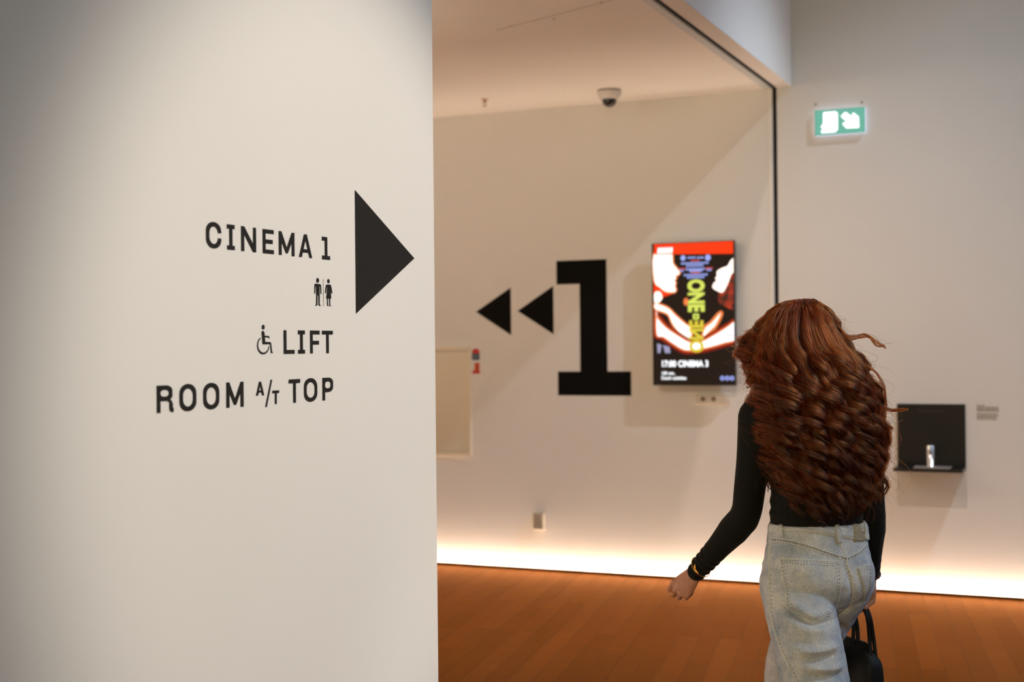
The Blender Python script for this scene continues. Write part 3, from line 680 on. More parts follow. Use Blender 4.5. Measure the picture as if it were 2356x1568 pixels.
def denim(name, pale, blue):
    k = NT(name)
    v = k.coords()
    big = k.noise(13, 5, 0.62, v); fine = k.noise(240, 3, 0.7, v)
    w = k.coords(scale=(420, 420, 160)); tw = k.noise(1.0, 2, 0.5, w)
    c = k.ramp(k.mix(0.22, big, fine), [(0.34, blue), (0.60, pale)])
    c = k.mix(0.34, c, k.ramp(fine, [(0.25, (0.45, 0.49, 0.55, 1)), (0.72, (1.18, 1.15, 1.10, 1))]), 'MULTIPLY')
    c = k.mix(0.45, c, k.ramp(tw, [(0.3, (0.55, 0.60, 0.68, 1)), (0.7, (1.16, 1.13, 1.08, 1))]), 'MULTIPLY')
    k.link(c, k.p.inputs['Base Color'])
    k.p.inputs['Roughness'].default_value = 0.9; k.p.inputs['Specular IOR Level'].default_value = 0.15
    k.bump(k.math('ADD', fine, tw), 0.35, 0.0012)
    return k.m
M_DENIM = denim('light_wash_denim', (0.74, 0.725, 0.71, 1), (0.36, 0.42, 0.52, 1))
M_DENIM2 = denim('light_wash_denim_patch', (0.77, 0.75, 0.73, 1), (0.42, 0.47, 0.55, 1))
M_SEAM = simple('pale_seam', (0.74, 0.71, 0.63, 1), 0.9, scale=200, var=0.15)
M_STITCH = simple('dark_stitch', (0.19, 0.185, 0.175, 1), 0.9, var=.3, scale=150)

def blob(bm, c, radii, axes=None):
    A = axes or (RV, FV, ZV)
    M = Matrix((( A[0].x * radii[0], A[1].x * radii[1], A[2].x * radii[2], c.x), (A[0].y * radii[0], A[1].y * radii[1], A[2].y * radii[2], c.y), (A[0].z * radii[0], A[1].z * radii[1], A[2].z * radii[2], c.z), (0, 0, 0, 1)))
    bmesh.ops.create_icosphere(bm, subdivisions=3, radius=1, matrix=M)
def limb(bm, pts, radii, m=6, n=20, up=None):
    """smooth tapering tube with rounded ends"""
    rad = [r if isinstance(r, tuple) else (r, r) for r in radii]
    s = spline([tuple(p) + rad[i] for i, p in enumerate(pts)], m)
    P = [Vector(q[:3]) for q in s]; Rr = [(max(q[3], .001), max(q[4], .001)) for q in s]
    t0 = (P[0] - P[1]).normalized(); t1 = (P[-1] - P[-2]).normalized()
    a, b = min(Rr[0]), min(Rr[-1])
    head = [(P[0] + t0 * a * math.sin(x), (Rr[0][0] * math.cos(x), Rr[0][1] * math.cos(x))) for x in (1.45, 1.1, .7, .35)]
    tail = [(P[-1] + t1 * b * math.sin(x), (Rr[-1][0] * math.cos(x), Rr[-1][1] * math.cos(x))) for x in (.35, .7, 1.1, 1.45)]
    allp = head + list(zip(P, Rr)) + tail
    tube_bm(bm, [p for p, _ in allp], [r for _, r in allp], n, True, up or (0, 0, 1))
def rings(bm, table, n=40, m=5):
    """closed trunk from rows (z, r-centre, f-centre, half width, front depth, back depth)"""
    rows = spline(table, m); rr = []
    for z, rc, fc, a, bf, bb in rows:
        ring = []
        for i in range(n):
            t = 2 * math.pi * i / n; c, s = math.cos(t), math.sin(t)
            e = 0.88
            x = a * math.copysign(abs(c) ** e, c); y = (bf if s > 0 else bb) * math.copysign(abs(s) ** e, s)
            ring.append(bm.verts.new(B_(rc + x, fc + y, z)))
        rr.append(ring)
    for A, Bq in zip(rr, rr[1:]):
        for i in range(n): bm.faces.new((A[i], A[(i + 1) % n], Bq[(i + 1) % n], Bq[i]))
    bm.faces.new(rr[0][::-1]); bm.faces.new(rr[-1])
def fuse(bm, voxel, smooth=6, factor=0.5):
    """one continuous surface out of overlapping closed shapes"""
    bmesh.ops.recalc_face_normals(bm, faces=bm.faces[:])
    me = bpy.data.meshes.new('tmp'); bm.to_mesh(me); bm.free()
    o = bpy.data.objects.new('tmp', me); COL.objects.link(o)
    r = o.modifiers.new('r', 'REMESH'); r.mode = 'VOXEL'; r.voxel_size = voxel; r.adaptivity = 0
    s = o.modifiers.new('s', 'SMOOTH'); s.factor = factor; s.iterations = smooth
    out = evaluated(o)
    bpy.data.objects.remove(o); bpy.data.meshes.remove(me)
    return out

# joints
SH_L, EL_L, WR_L = (-.165, .045, 1.325), (-.187, .085, 1.040), (-.252, .250, 0.872)
SH_R, EL_R, WR_R = (.160, .000, 1.325), (.186, .005, 1.045), (.246, .105, 0.835)
HIP_L, KN_L, AN_L = (-.080, -.005, .855), (-.084, -.170, .475), (-.086, -.415, .160)
HIP_R, KN_R, AN_R = (.080, .005, .855), (.083, .292, .540), (.083, .335, .122)
def mixp(a, b, t): return tuple(x + (y - x) * t for x, y in zip(a, b))
def fingers(bm, W, a, k, n, flex, curl=(0, 0, 0, 0), tscale=1.0, thumb=None):
    """palm, four unequal bent fingers and a thumb; a = hand direction, k = index to little finger, n = back of the hand"""
    limb(bm, [W - a * .030, W + a * .005, W + a * .045, W + a * .078], [(.0235, .0185), (.0255, .0170), (.0350, .0150), (.0375, .0125)], 5, 20, k)
    tips = []
    for i in range(4):
        m = W + a * (.080, .086, .083, .074)[i] + k * (-.0285, -.0092, .0098, .0280)[i] + n * (.001, .003, .002, -.001)[i]
        L = ((.041, .024, .019), (.044, .027, .020), (.041, .025, .019), (.032, .019, .017))[i]
        rad = ((.0084, .0080, .0073, .0062), (.0086, .0082, .0075, .0064), (.0083, .0079, .0072, .0061), (.0075, .0070, .0064, .0055))[i]
        th = 0.0; p = m; P = [m - a * .016, m]
        for s_, (l, fl) in enumerate(zip(L, flex)):
            th += math.radians(fl + curl[i])
            d = a * math.cos(th) - n * math.sin(th) + k * (.01, .0, -.01, -.03)[i] * (1 - s_)
            p = p + d.normalized() * l; P.append(p)
        Q = [P[0], P[1], (P[1] + P[2]) / 2, P[2], (P[2] + P[3]) / 2, P[3], P[4]]
        limb(bm, Q, [rad[0] * .9, rad[0] * 1.20, rad[0] * .95, rad[1] * 1.06, rad[1] * .94, rad[2] * 1.03, rad[3]], 3, 12, k)
        tips.append(P)
    b0 = W + a * .020 - k * .017 - n * .009
    t1, t2, t3 = thumb or ((.70, -.55, -.45), (.75, .10, -.65), (.55, .55, -.62))
    P = [b0]
    for (x, y, z), l in zip((t1, t2, t3), (.042, .031, .026)):
        P.append(P[-1] + (a * x + k * y + n * z).normalized() * l)
    limb(bm, P, [.0135, .0115, .0098, .0074], 4, 12, n)
    return tips
# left hand: a loose fist swinging forward, back of the hand to the viewer
def camv(x, y, z): return (Vector((0.9153, 0.4028, 0)) * x + ZV * y + Vector((0.4028, -0.9153, 0)) * z).normalized()
LA = camv(-.56, -.72, -.40); LN = camv(-.50, .02, .86); LN = (LN - LA * LN.dot(LA)).normalized(); LK = LN.cross(LA)
LW = B_(*mixp(EL_L, WR_L, 1.17))
RA = D_(-.05, .12, -1); RN = D_(1, .10, 0); RN = (RN - RA * RN.dot(RA)).normalized(); RK = RA.cross(RN)
RW = B_(*WR_R)
HC = (-.004, .085, 1.572)      # middle of the head
def body_shapes(bm):
    rings(bm, [(.80, 0, 0, .10, .085, .085), (.86, 0, 0, .145, .095, .105), (.93, 0, 0, .140, .092, .100), (1.02, 0, 0, .125, .088, .086), (1.10, 0, .003, .122, .088, .084), (1.20, 0, .010, .138, .098, .088), (1.29, 0, .014, .150, .098, .088),
               (1.355, 0, .020, .140, .080, .080), (1.395, 0, .028, .090, .062, .064), (1.42, 0, .034, .058, .052, .052)])
    limb(bm, [B_(0, .030, 1.385), B_(0, .045, 1.43), B_(0, .062, 1.49), B_(0, .075, 1.54)], [.058, .050, .049, .052])
    h = Vector(HC)
    def hp(x, y, z): return B_(h[0] + x, h[1] + y, h[2] + z)
    blob(bm, hp(0, -.008, .020), (.074, .092, .090)); blob(bm, hp(0, .022, -.035), (.060, .066, .070)); blob(bm, hp(0, .050, -.078), (.036, .034, .030))
    limb(bm, [hp(0, .084, .020), hp(0, .098, -.006), hp(0, .106, -.026)], [.007, .009, .012], 4, 12)
    for s in (-1, 1):
        blob(bm, hp(s * .012, .094, -.028), (.008, .010, .007)); blob(bm, hp(s * .074, -.006, -.012), (.009, .019, .031), (D_(1, -.35 * s, 0), D_(.35 * s, 1, 0), ZV))
        blob(bm, hp(s * .032, .070, .026), (.024, .016, .009)); blob(bm, hp(s * .038, .060, -.022), (.022, .020, .018))
    blob(bm, hp(0, .080, -.053), (.022, .012, .0055)); blob(bm, hp(0, .079, -.064), (.020, .012, .006))
    for S, E, Wp_, s in ((SH_L, EL_L, WR_L, -1), (SH_R, EL_R, WR_R, 1)):
        limb(bm, [B_(*mixp(S, E, -.02)), B_(*mixp(S, E, .45)), B_(*E), B_(*mixp(E, Wp_, .35)), B_(*mixp(E, Wp_, 1.0 if s > 0 else 1.12))], [.050, .042, .036, .036, .0245])
    fingers(bm, LW, LA, LK, LN, (38, 82, 58), (-8, 0, 5, 10), thumb=((.80, -.20, -.60), (.62, .45, -.62), (.20, .85, -.45)))
    fingers(bm, RW, RA, RK, RN, (48, 78, 52), (0, 2, 2, 0), thumb=((.70, -.45, -.55), (.55, .20, -.80), (.20, .75, -.60)))
    for Hh, K, A in ((HIP_L, KN_L, AN_L), (HIP_R, KN_R, AN_R)):
        limb(bm, [B_(*Hh), B_(*mixp(Hh, K, .5)), B_(*K), B_(*mixp(K, A, .35)), B_(*A)], [.078, .070, .052, .052, .034])
    limb(bm, [B_(*AN_L), B_(-.086, -.372, .092), B_(-.086, -.290, .038)], [.034, .032, .026]); limb(bm, [B_(*AN_R), B_(.083, .380, .080), B_(.085, .480, .066)], [.036, .032, .024])
bm = bmesh.new(); body_shapes(bm)
PERSON = new_obj('person', fuse(bm, 0.0021, 4), M_SKIN, None, True)
PERSON.data.transform(Matrix.Translation(-Vector((HX, HY, 0)))); PERSON.location = (HX, HY, 0)
tag(PERSON, 'woman with long curly auburn hair in black top and pale jeans walking away', 'person')
# eyes, nails
for s in (-1, 1):
    ec = B_(HC[0] + s * .0315, HC[1] + .0715, HC[2] + .006)
    b = bmesh.new(); bmesh.ops.create_uvsphere(b, u_segments=20, v_segments=14, radius=.0122, matrix=Matrix.Translation(ec))
    e = new_obj('eye', finish(b), simple('eye_white', (0.72, 0.70, 0.66, 1), 0.2), PERSON, True)
    b = bmesh.new(); blob(b, ec + FV * .0098, (.0055, .0032, .0055)); new_obj('iris', finish(b), simple('brown_iris', (0.05, 0.025, 0.01, 1), 0.1), e, True)

# ------------------------------------------------------------------ black top
bm = bmesh.new()
rings(bm, [(.985, 0, 0, .140, .098, .098), (1.035, 0, 0, .141, .099, .099), (1.052, -.001, 0, .143, .101, .101), (1.066, 0, 0, .138, .098, .097), (1.085, -.001, 0, .141, .100, .099), (1.11, 0, .002, .136, .098, .094), (1.15, 0, .005, .141, .104, .094), (1.22, 0, .010, .153, .118, .098), (1.29, 0, .014, .163, .112, .098),
           (1.345, 0, .018, .158, .092, .092), (1.385, 0, .026, .112, .072, .074), (1.41, 0, .032, .074, .060, .062), (1.425, 0, .036, .064, .057, .058)])
for s in (-1, 1): blob(bm, B_(s * .072, .095, 1.235), (.062, .055, .060))
def sleeve(S, E, Wp_, cuff, ruck):
    P = []; Rr = []
    for t, r in ((-.03, .061), (.2, .055), (.45, .0495), (.75, .0465), (.92, .0450)): P.append(B_(*mixp(S, E, t))); Rr.append(r)
    for i, t in enumerate(np.linspace(.06, cuff, 22)):
        r = .0455 + (.0465 - .0455) * min(t / .3, 1) if t < .3 else .0465 - (.0465 - .0288) * ((t - .3) / .7) ** .85
        if t > .62: r += ruck * (0.5 + 0.5 * math.sin(t * 58 + S[0] * 9)) * min(1, (t - .62) * 4)
        P.append(B_(*mixp(E, Wp_, t))); Rr.append(r)
    limb(bm, P, Rr, 4, 24)
sleeve(SH_L, EL_L, WR_L, 1.125, .0050); sleeve(SH_R, EL_R, WR_R, .93, .0025)
TOP = new_obj('black_top', fuse(bm, 0.0036, 4), M_KNIT, PERSON, True, 'black long sleeved knit top')

# ------------------------------------------------------------------ jeans
bm = bmesh.new()
rings(bm, [(1.020, 0, 0, .146, .107, .107), (.990, 0, 0, .149, .110, .111), (.950, 0, 0, .154, .113, .118), (.905, 0, 0, .162, .114, .130), (.860, 0, -.002, .167, .114, .136), (.822, 0, 0, .160, .110, .126), (.795, 0, 0, .140, .100, .100), (.775, 0, 0, .110, .080, .075)])
for s in (-1, 1): blob(bm, B_(s * .068, -.054, .876), (.082, .079, .084))
for Hh, K, A, w in ((HIP_L, KN_L, AN_L, 1), (HIP_R, KN_R, AN_R, 1)):
    s = 1 if Hh[0] > 0 else -1
    limb(bm, [B_(Hh[0] + .004 * s, Hh[1], Hh[2] - .01), B_(*mixp(Hh, K, .28)), B_(*mixp(Hh, K, .55)), B_(*mixp(Hh, K, .85)), B_(*mixp(K, A, .10)), B_(*mixp(K, A, .45)), B_(*mixp(K, A, .80)), B_(*mixp(K, A, 1.0))], [(.098, .100), (.100, .102), (.100, .100), (.095, .094), (.088, .088), (.084, .084), (.084, .084), (.086, .086)], 6, 28)
jm = fuse(bm, 0.0044, 12)
# cloth pattern plane behind her: x to the right, y down, one unit = 1.26 mm; shapes laid on the cloth along the viewing direction
PO, PR, PD = Vector((-0.7905, 3.9711, 0.8060)), Vector((0.98076, 0.19523, 0)), Vector((-0.19201, 0.96461, -0.18073)).normalized()
PR = (PR - PD * PR.dot(PD)).normalized(); PU = PR.cross(PD).normalized()
PK = 0.001260
def pat(x, y): return PO + PR * ((x - 1880) * PK) + PU * ((1380 - y) * PK)
def bvh_of(me):
    n = len(me.vertices); co = np.zeros(n * 3); me.vertices.foreach_get('co', co)
    return BVHTree.FromPolygons([Vector(c) for c in co.reshape(-1, 3)], [tuple(p.vertices) for p in me.polygons])
JB = bvh_of(jm)
def on_cloth(x, y, off=0.0, bvh=None):
    o = pat(x, y) - PD * 0.6
    h, n, i, d = (bvh or JB).ray_cast(o, PD, 2.0)
    if h is None:
        h, n, i, d = (bvh or JB).find_nearest(pat(x, y))
    if n.dot(PD) > 0: n = -n
    return h + n * off, n
# folds pressed into and raised out of the cloth
FOLDS = [([(1806, 1392), (1832, 1412), (1862, 1428), (1892, 1430), (1922, 1420)], .0065, -.0100), ([(1812, 1383), (1840, 1401), (1866, 1415), (1892, 1417)], .009, .005), ([(1800, 1418), (1830, 1438), (1866, 1448), (1905, 1446)], .010, .004),
         ([(1832, 1490), (1862, 1496), (1896, 1491), (1926, 1480)], .0075, .0095), ([(1836, 1503), (1866, 1509), (1898, 1504), (1926, 1495)], .0075, -.0085),
         ([(1850, 1528), (1884, 1533), (1914, 1530), (1936, 1524)], .0075, .0085), ([(1852, 1541), (1886, 1546), (1918, 1543), (1940, 1536)], .008, -.008), ([(1816, 1462), (1848, 1474), (1880, 1476)], .009, -.003),
         ([(1900, 1330), (1880, 1326), (1850, 1333), (1826, 1328)], .010, -.002), ([(1780, 1318), (1796, 1320), (1812, 1326)], .006, .003), ([(1780, 1330), (1796, 1334), (1810, 1338)], .006, -.003), ([(1790, 1262), (1820, 1268), (1850, 1278)], .008, -.0022),
         ([(1758, 1268), (1772, 1272)], .007, .0025), ([(1757, 1284), (1774, 1287)], .006, -.002), ([(1755, 1299), (1774, 1303)], .007, .003), ([(1754, 1326), (1776, 1330)], .007, .003), ([(1753, 1352), (1778, 1356)], .006, .004), ([(1930, 1436), (1946, 1450), (1950, 1480)], .008, -.004), ([(1776, 1560), (1800, 1540), (1812, 1510)], .010, .003),
         ([(1940, 1300), (1952, 1330), (1960, 1360), (1952, 1394), (1926, 1416)], .007, -.0040)]
n_ = len(jm.vertices); co = np.zeros(n_ * 3); jm.vertices.foreach_get('co', co); co = co.reshape(-1, 3)
no = np.zeros(n_ * 3); jm.vertices.foreach_get('normal', no); no = no.reshape(-1, 3)
disp = np.zeros(n_)
for line, sig, amp in FOLDS:
    pts = [on_cloth(*q)[0] for q in [tuple(v) for v in spline(line, 5)]]
    d2 = np.full(n_, 1e9)
    for q in pts: d2 = np.minimum(d2, ((co - np.array(q)) ** 2).sum(1))
    # soften towards the line's ends
    e = np.minimum(((co - np.array(pts[0])) ** 2).sum(1), ((co - np.array(pts[-1])) ** 2).sum(1)) ** .5
    disp += 1.5 * amp * np.exp(-d2 / (2 * sig * sig)) * np.clip(e / .03, .25, 1)
# small irregular puckers of the washed cloth
from mathutils import noise as mnoise
disp += np.array([.0013 * mnoise.noise(Vector((c[0] * 28, c[1] * 28, c[2] * 46))) + .0006 * mnoise.noise(Vector(c) * 90) for c in co])
co += no * disp[:, None]
jm.vertices.foreach_set('co', co.ravel()); jm.update()
JB = bvh_of(jm)
JEANS = new_obj('jeans', jm, M_DENIM, PERSON, True, 'pale blue straight leg jeans')
def cloth_line(bm, pts, r, off, m=6, n=6, dash=None):
    P = [on_cloth(q[0], q[1], off)[0] for q in spline(pts, m)]
    if not dash: tube_bm(bm, P, r, n); return
    L = 0; acc = []; on = True
    for a, b in zip(P, P[1:]):
        k = max(1, int((b - a).length / .0008))
        for i in range(k):
            q = a.lerp(b, i / k)
            if on: acc.append(q)
            L += (b - a).length / k
            if L > (dash[0] if on else dash[1]):
                if on and len(acc) > 1: tube_bm(bm, acc, r, 5)
                acc = []; on = not on; L = 0
def cloth_patch(grid, off, under=-0.0015):
    """grid of pattern points -> raised piece of cloth lying on the jeans"""
    bm = bmesh.new(); R_ = len(grid); C_ = len(grid[0])
    V = [[None] * C_ for _ in range(R_)]
    for i in range(R_):
        for j in range(C_):
            edge = i in (0, R_ - 1) or j in (0, C_ - 1)
            V[i][j] = bm.verts.new(on_cloth(grid[i][j][0], grid[i][j][1], under if edge else off)[0])
    for i in range(R_ - 1):
        for j in range(C_ - 1): bm.faces.new((V[i][j], V[i][j + 1], V[i + 1][j + 1], V[i + 1][j]))
    return finish(bm)
def poly_at(pl, t):
    pl = [np.array(p, float) for p in pl]; d = [0]
    for a, b in zip(pl, pl[1:]): d.append(d[-1] + np.linalg.norm(b - a))
    x = t * d[-1]
    for i in range(len(pl) - 1):
        if x <= d[i + 1] + 1e-9: return pl[i] + (pl[i + 1] - pl[i]) * ((x - d[i]) / max(1e-9, d[i + 1] - d[i]))
    return pl[-1]
def grid_between(top, bottom, nu, nv, left=None, right=None):
    g = []
    us = sorted(set([0, .012] + list(np.linspace(0, 1, nu)) + [.988, 1])); vs = sorted(set([0, .012] + list(np.linspace(0, 1, nv)) + [.988, 1]))
    for v in vs:
        row = []
        for u in us:
            p = poly_at(top, u) * (1 - v) + poly_at(bottom, u) * v
            if left is not None:
                l0 = poly_at([top[0], bottom[0]], v); r0 = poly_at([top[-1], bottom[-1]], v)
                p = p + (poly_at(left, v) - l0) * (1 - u) + (poly_at(right, v) - r0) * u
            row.append(tuple(p))
        g.append(row)
    return g
# back pockets
def pocket(top, bottom, left, right, stitch=True):
    pk = new_obj('back_pocket', cloth_patch(grid_between(top, bottom, 26, 26, left, right), 0.0026), M_DENIM2, JEANS, True)
    outline = list(left) + list(bottom)[1:] + list(reversed(right))[1:]
    bm = bmesh.new()
    cloth_line(bm, outline, .0011, .0022, 8); cloth_line(bm, top, .0014, .0026, 8)
    new_obj('pocket_edge', finish(bm), M_SEAM, pk, True) if False else new_obj('pocket_edge', finish(bm), M_SEAM, JEANS, True)
    c = np.mean([np.array(p, float) for p in outline], 0)
    bm = bmesh.new()
    for k_ in (.955, .885):
        cloth_line(bm, [tuple(c + (np.array(p) - c) * k_) for p in outline], .0008, .0029, 8, 5, (.0042, .0050))
    for dy in (4.5, 9.5): cloth_line(bm, [(p[0] * 1.0 + (2 if i == 0 else -2 if i == len(top) - 1 else 0), p[1] + dy) for i, p in enumerate(top)], .0008, .0029, 8, 5, (.0038, .0036))
    new_obj('pocket_stitching', finish(bm), M_STITCH, JEANS)
    return pk
pocket([(1800, 1288.6), (1845, 1291), (1890, 1292.5), (1928.5, 1293.5)], [(1816.5, 1396), (1842, 1410), (1869.5, 1424.5), (1893, 1416), (1914.3, 1406.5)],
       [(1800, 1288.6), (1803.5, 1314), (1807, 1340), (1811.5, 1368), (1816.5, 1396)], [(1928.5, 1293.5), (1931.5, 1318), (1932, 1340), (1928, 1375), (1914.3, 1406.5)])
pocket([(1971, 1305), (1983, 1301), (1993, 1297), (1999, 1294)], [(1985, 1376), (1987, 1379), (1988.5, 1378), (1990, 1374), (1991, 1370)],
       [(1971, 1305), (1979, 1325), (1984.5, 1345), (1986, 1362), (1985, 1376)], [(1999, 1294), (1999, 1312), (1998, 1332), (1995.5, 1352), (1991, 1370)])
# waistband
W_TOP = [(1771, 1206), (1778, 1200.5), (1800, 1197), (1828, 1196), (1856, 1197), (1898, 1201), (1919, 1203.5), (1945, 1205), (1968, 1204), (1982, 1202), (1992, 1199)]
W_BOT = [(1770, 1231), (1780, 1229), (1793, 1227), (1815, 1223.5), (1842, 1224.4), (1879, 1227.5), (1918, 1233.8), (1945, 1237), (1965, 1239), (1982, 1238.5), (1993, 1236)]
WBAND = new_obj('waistband', cloth_patch(grid_between(W_TOP, W_BOT, 60, 10), 0.0030), M_DENIM2, JEANS, True)
bm = bmesh.new(); cloth_line(bm, W_BOT[1:-1], .0012, .0020, 6); cloth_line(bm, W_TOP[1:-1], .0012, .0026, 6); new_obj('waistband_seam', finish(bm), M_SEAM, JEANS, True)
for line_, dy_ in ((W_BOT, -4.5), (W_TOP, 4.0)):
    bm = bmesh.new(); cloth_line(bm, [(p[0], p[1] + dy_) for p in line_[2:-1]], .0007, .0034, 6, 5, (.0036, .0036)); new_obj('waistband_stitching', finish(bm), M_STITCH, JEANS)
def belt_loop(a, b, w):
    (x0, y0), (x1, y1) = a, b
    g = grid_between([(x0 - w, y0), (x0 + w, y0)], [(x1 - w, y1), (x1 + w, y1)], 7, 14)
    lp = new_obj('belt_loop', cloth_patch(g, 0.0068, 0.0015), M_DENIM2, JEANS, True)
    bm = bmesh.new()
    for s in (-.62, .62): cloth_line(bm, [(x0 + s * w, y0 + 1), ((x0 + x1) / 2 + s * w, (y0 + y1) / 2), (x1 + s * w, y1 - 1)], .0007, .0068, 8)
    new_obj('loop_stitching', finish(bm), M_SEAM, JEANS)
belt_loop((1800, 1196), (1803.5, 1240), 4.0); belt_loop((1924, 1202), (1931.5, 1250), 4.6); belt_loop((1990, 1197), (1993, 1239), 3.2)
new_obj('leather_patch', cloth_patch(grid_between([(1961, 1207.5), (1986, 1205.5)], [(1963, 1244), (1986.5, 1242.5)], 12, 14), 0.0050, 0.001), simple('beige_leather', (0.36, 0.29, 0.18, 1), 0.6, var=0.08, scale=60), JEANS, True, 'beige leather patch')
# yoke, centre and side seams
def seam(name, pts, w=7.0, side=1):
    bm = bmesh.new()
    cloth_line(bm, pts, .0013, .0007, 6)
    cloth_line(bm, [(p[0], p[1] + w * side) for p in pts], .0010, .0005, 6)
    new_obj(name, finish(bm), M_SEAM, JEANS, True)
    bm = bmesh.new()
    P = spline(pts, 8); L = 0
    for a, b in zip(P, P[1:]):
        L += np.linalg.norm(b - a)
        if L > 4.6:
            L = 0
            tube_bm(bm, [on_cloth(a[0] + .6, a[1] + 1.2, .0006)[0], on_cloth(a[0] + .6, a[1] + w * side - 1.0, .0006)[0]], .0011, 5)
    new_obj(name + '_pucker', finish(bm), M_STITCH, JEANS)
seam('yoke_seam', [(1777, 1241.5), (1800, 1243.5), (1828, 1248.5), (1870, 1259.8), (1912, 1273.8), (1946, 1282.5)])
seam('yoke_seam', [(1947, 1283), (1960, 1277), (1972, 1270), (1985, 1259), (1994, 1250)])
bm = bmesh.new()
CS = [(1933, 1251), (1939, 1264), (1946, 1283), (1950, 1303), (1957, 1321), (1960, 1343), (1961, 1366), (1951, 1395), (1926, 1416)]
cloth_line(bm, CS, .0013, .0004, 6); new_obj('centre_seam', finish(bm), M_SEAM, JEANS, True)
bm = bmesh.new(); cloth_line(bm, [(p[0] - 5, p[1]) for p in CS[2:]], .0008, .0008, 6, 5, (.0045, .0050)); new_obj('centre_stitching', finish(bm), M_STITCH, JEANS)
SS = [(1777, 1250), (1773.5, 1265), (1772, 1280), (1772, 1326), (1773.5, 1381), (1777.5, 1424), (1793, 1476), (1807, 1508), (1826, 1544), (1840, 1568), (1852, 1590)]
bm = bmesh.new(); cloth_line(bm, SS, .0014, .0004, 6); new_obj('side_seam', finish(bm), M_SEAM, JEANS, True)
bm = bmesh.new(); cloth_line(bm, [(p[0] + 4, p[1]) for p in SS[3:]], .0008, .0006, 6, 5, (.0045, .0060)); new_obj('side_stitching', finish(bm), M_STITCH, JEANS)

# ------------------------------------------------------------------ shoes
M_SHOE = simple('dark_leather_shoe', (0.03, 0.025, 0.022, 1), 0.5); M_SOLE = simple('pale_sole', (0.45, 0.43, 0.40, 1), 0.7)
def shoe(heel, toe, up):
    heel, toe, up = B_(*heel), B_(*toe), D_(*up)
    d = (toe - heel).normalized(); sd = d.cross(up).normalized(); up = sd.cross(d).normalized(); L = (toe - heel).length
    bm = bmesh.new()
    limb(bm, [heel + up * .040, heel + d * L * .30 + up * .040, heel + d * L * .62 + up * .034, heel + d * L * .92 + up * .026], [(.034, .036), (.037, .038), (.044, .031), (.032, .021)], 6, 24, sd)
    limb(bm, [heel + d * .035 + up * .05, heel + d * .028 + up * .095], [.040, .042], 4, 20)
    s = new_obj('shoe', fuse(bm, .005, 4), M_SHOE, PERSON, True)
    bm = bmesh.new()
    out = [(-.030, -.030), (-.034, 0), (-.030, .030), (L * .3, .034), (L * .62, .045), (L * .9, .034), (L + .012, 0), (L * .9, -.034), (L * .62, -.045), (L * .3, -.034)]
    o2 = spline(out, 6, True)
    lo = [bm.verts.new(heel + d * q[0] + sd * q[1]) for q in o2]; hi = [bm.verts.new(heel + d * q[0] + sd * q[1] + up * .022) for q in o2]
    for i in range(len(lo)): bm.faces.new((lo[i], lo[(i + 1) % len(lo)], hi[(i + 1) % len(lo)], hi[i]))
    bm.faces.new(lo[::-1]); bm.faces.new(hi)
    new_obj('sole', finish(bm), M_SOLE, s)
shoe((.083, .320, .004), (.086, .540, .030), (0, -.12, 1)); shoe((-.086, -.418, .125), (-.086, -.220, .006), (0, .58, 1))

# ------------------------------------------------------------------ jewellery
M_GOLD = simple('gold', (0.80, 0.42, 0.10, 1), 0.28, 1.0, var=0.03)
def hoop(bm, c, axis, r, t, n=48, squash=1.0, side=None):
    axis = axis.normalized(); u = (side - axis * side.dot(axis)).normalized() if side else axis.orthogonal().normalized(); v = axis.cross(u)
    P = [c + u * (r * math.cos(2 * math.pi * i / n)) + v * (r * squash * math.sin(2 * math.pi * i / n)) for i in range(n + 1)]
    tube_bm(bm, P, t, 8, False)
fa = (B_(*WR_L) - B_(*EL_L)).normalized(); bc = B_(*mixp(EL_L, WR_L, 1.035))
bm = bmesh.new(); hoop(bm, bc, (fa + ZV * .18).normalized(), .0345, .0015)
BR = new_obj('bracelet', finish(bm), M_GOLD, PERSON, True, 'thin gold bangle over the left cuff')
kn = bc + camv(-.62, .1, .78) * .0345
bm = bmesh.new(); limb(bm, [kn + camv(-.05, .9, 0) * .008, kn, kn + camv(.25, -.9, .1) * .011], [.0022, .0040, .0026], 4, 10); limb(bm, [kn + camv(.2, -.9, .2) * .008, kn + camv(.45, -.9, .25) * .021], [.0030, .0022], 4, 10)
new_obj('bracelet_knot', finish(bm), M_GOLD, BR, True)
M_BEAD = simple('brown_beads', (0.055, 0.022, 0.012, 1), 0.35)
fr = (B_(*WR_R) - B_(*EL_R)).normalized(); b2 = B_(*mixp(EL_R, WR_R, .985))
bm = bmesh.new(); u = fr.orthogonal().normalized(); v = fr.cross(u)
for i in range(20):
    t = 2 * math.pi * i / 20; bmesh.ops.create_icosphere(bm, subdivisions=2, radius=.0052, matrix=Matrix.Translation(b2 + u * (.0300 * math.cos(t)) + v * (.0300 * math.sin(t))))
new_obj('beaded_bracelet', finish(bm), M_BEAD, PERSON, True, 'brown beaded bracelet on the right wrist')
mc = LW + LA * .086 + LK * -.0095 + LN * .003; th = math.radians(38); fd = (LA * math.cos(th) - LN * math.sin(th))
bm = bmesh.new(); hoop(bm, mc + fd * .022, fd, .0098, .0013, 32); new_obj('ring', finish(bm), M_GOLD, PERSON, True, 'gold ring on the left hand')

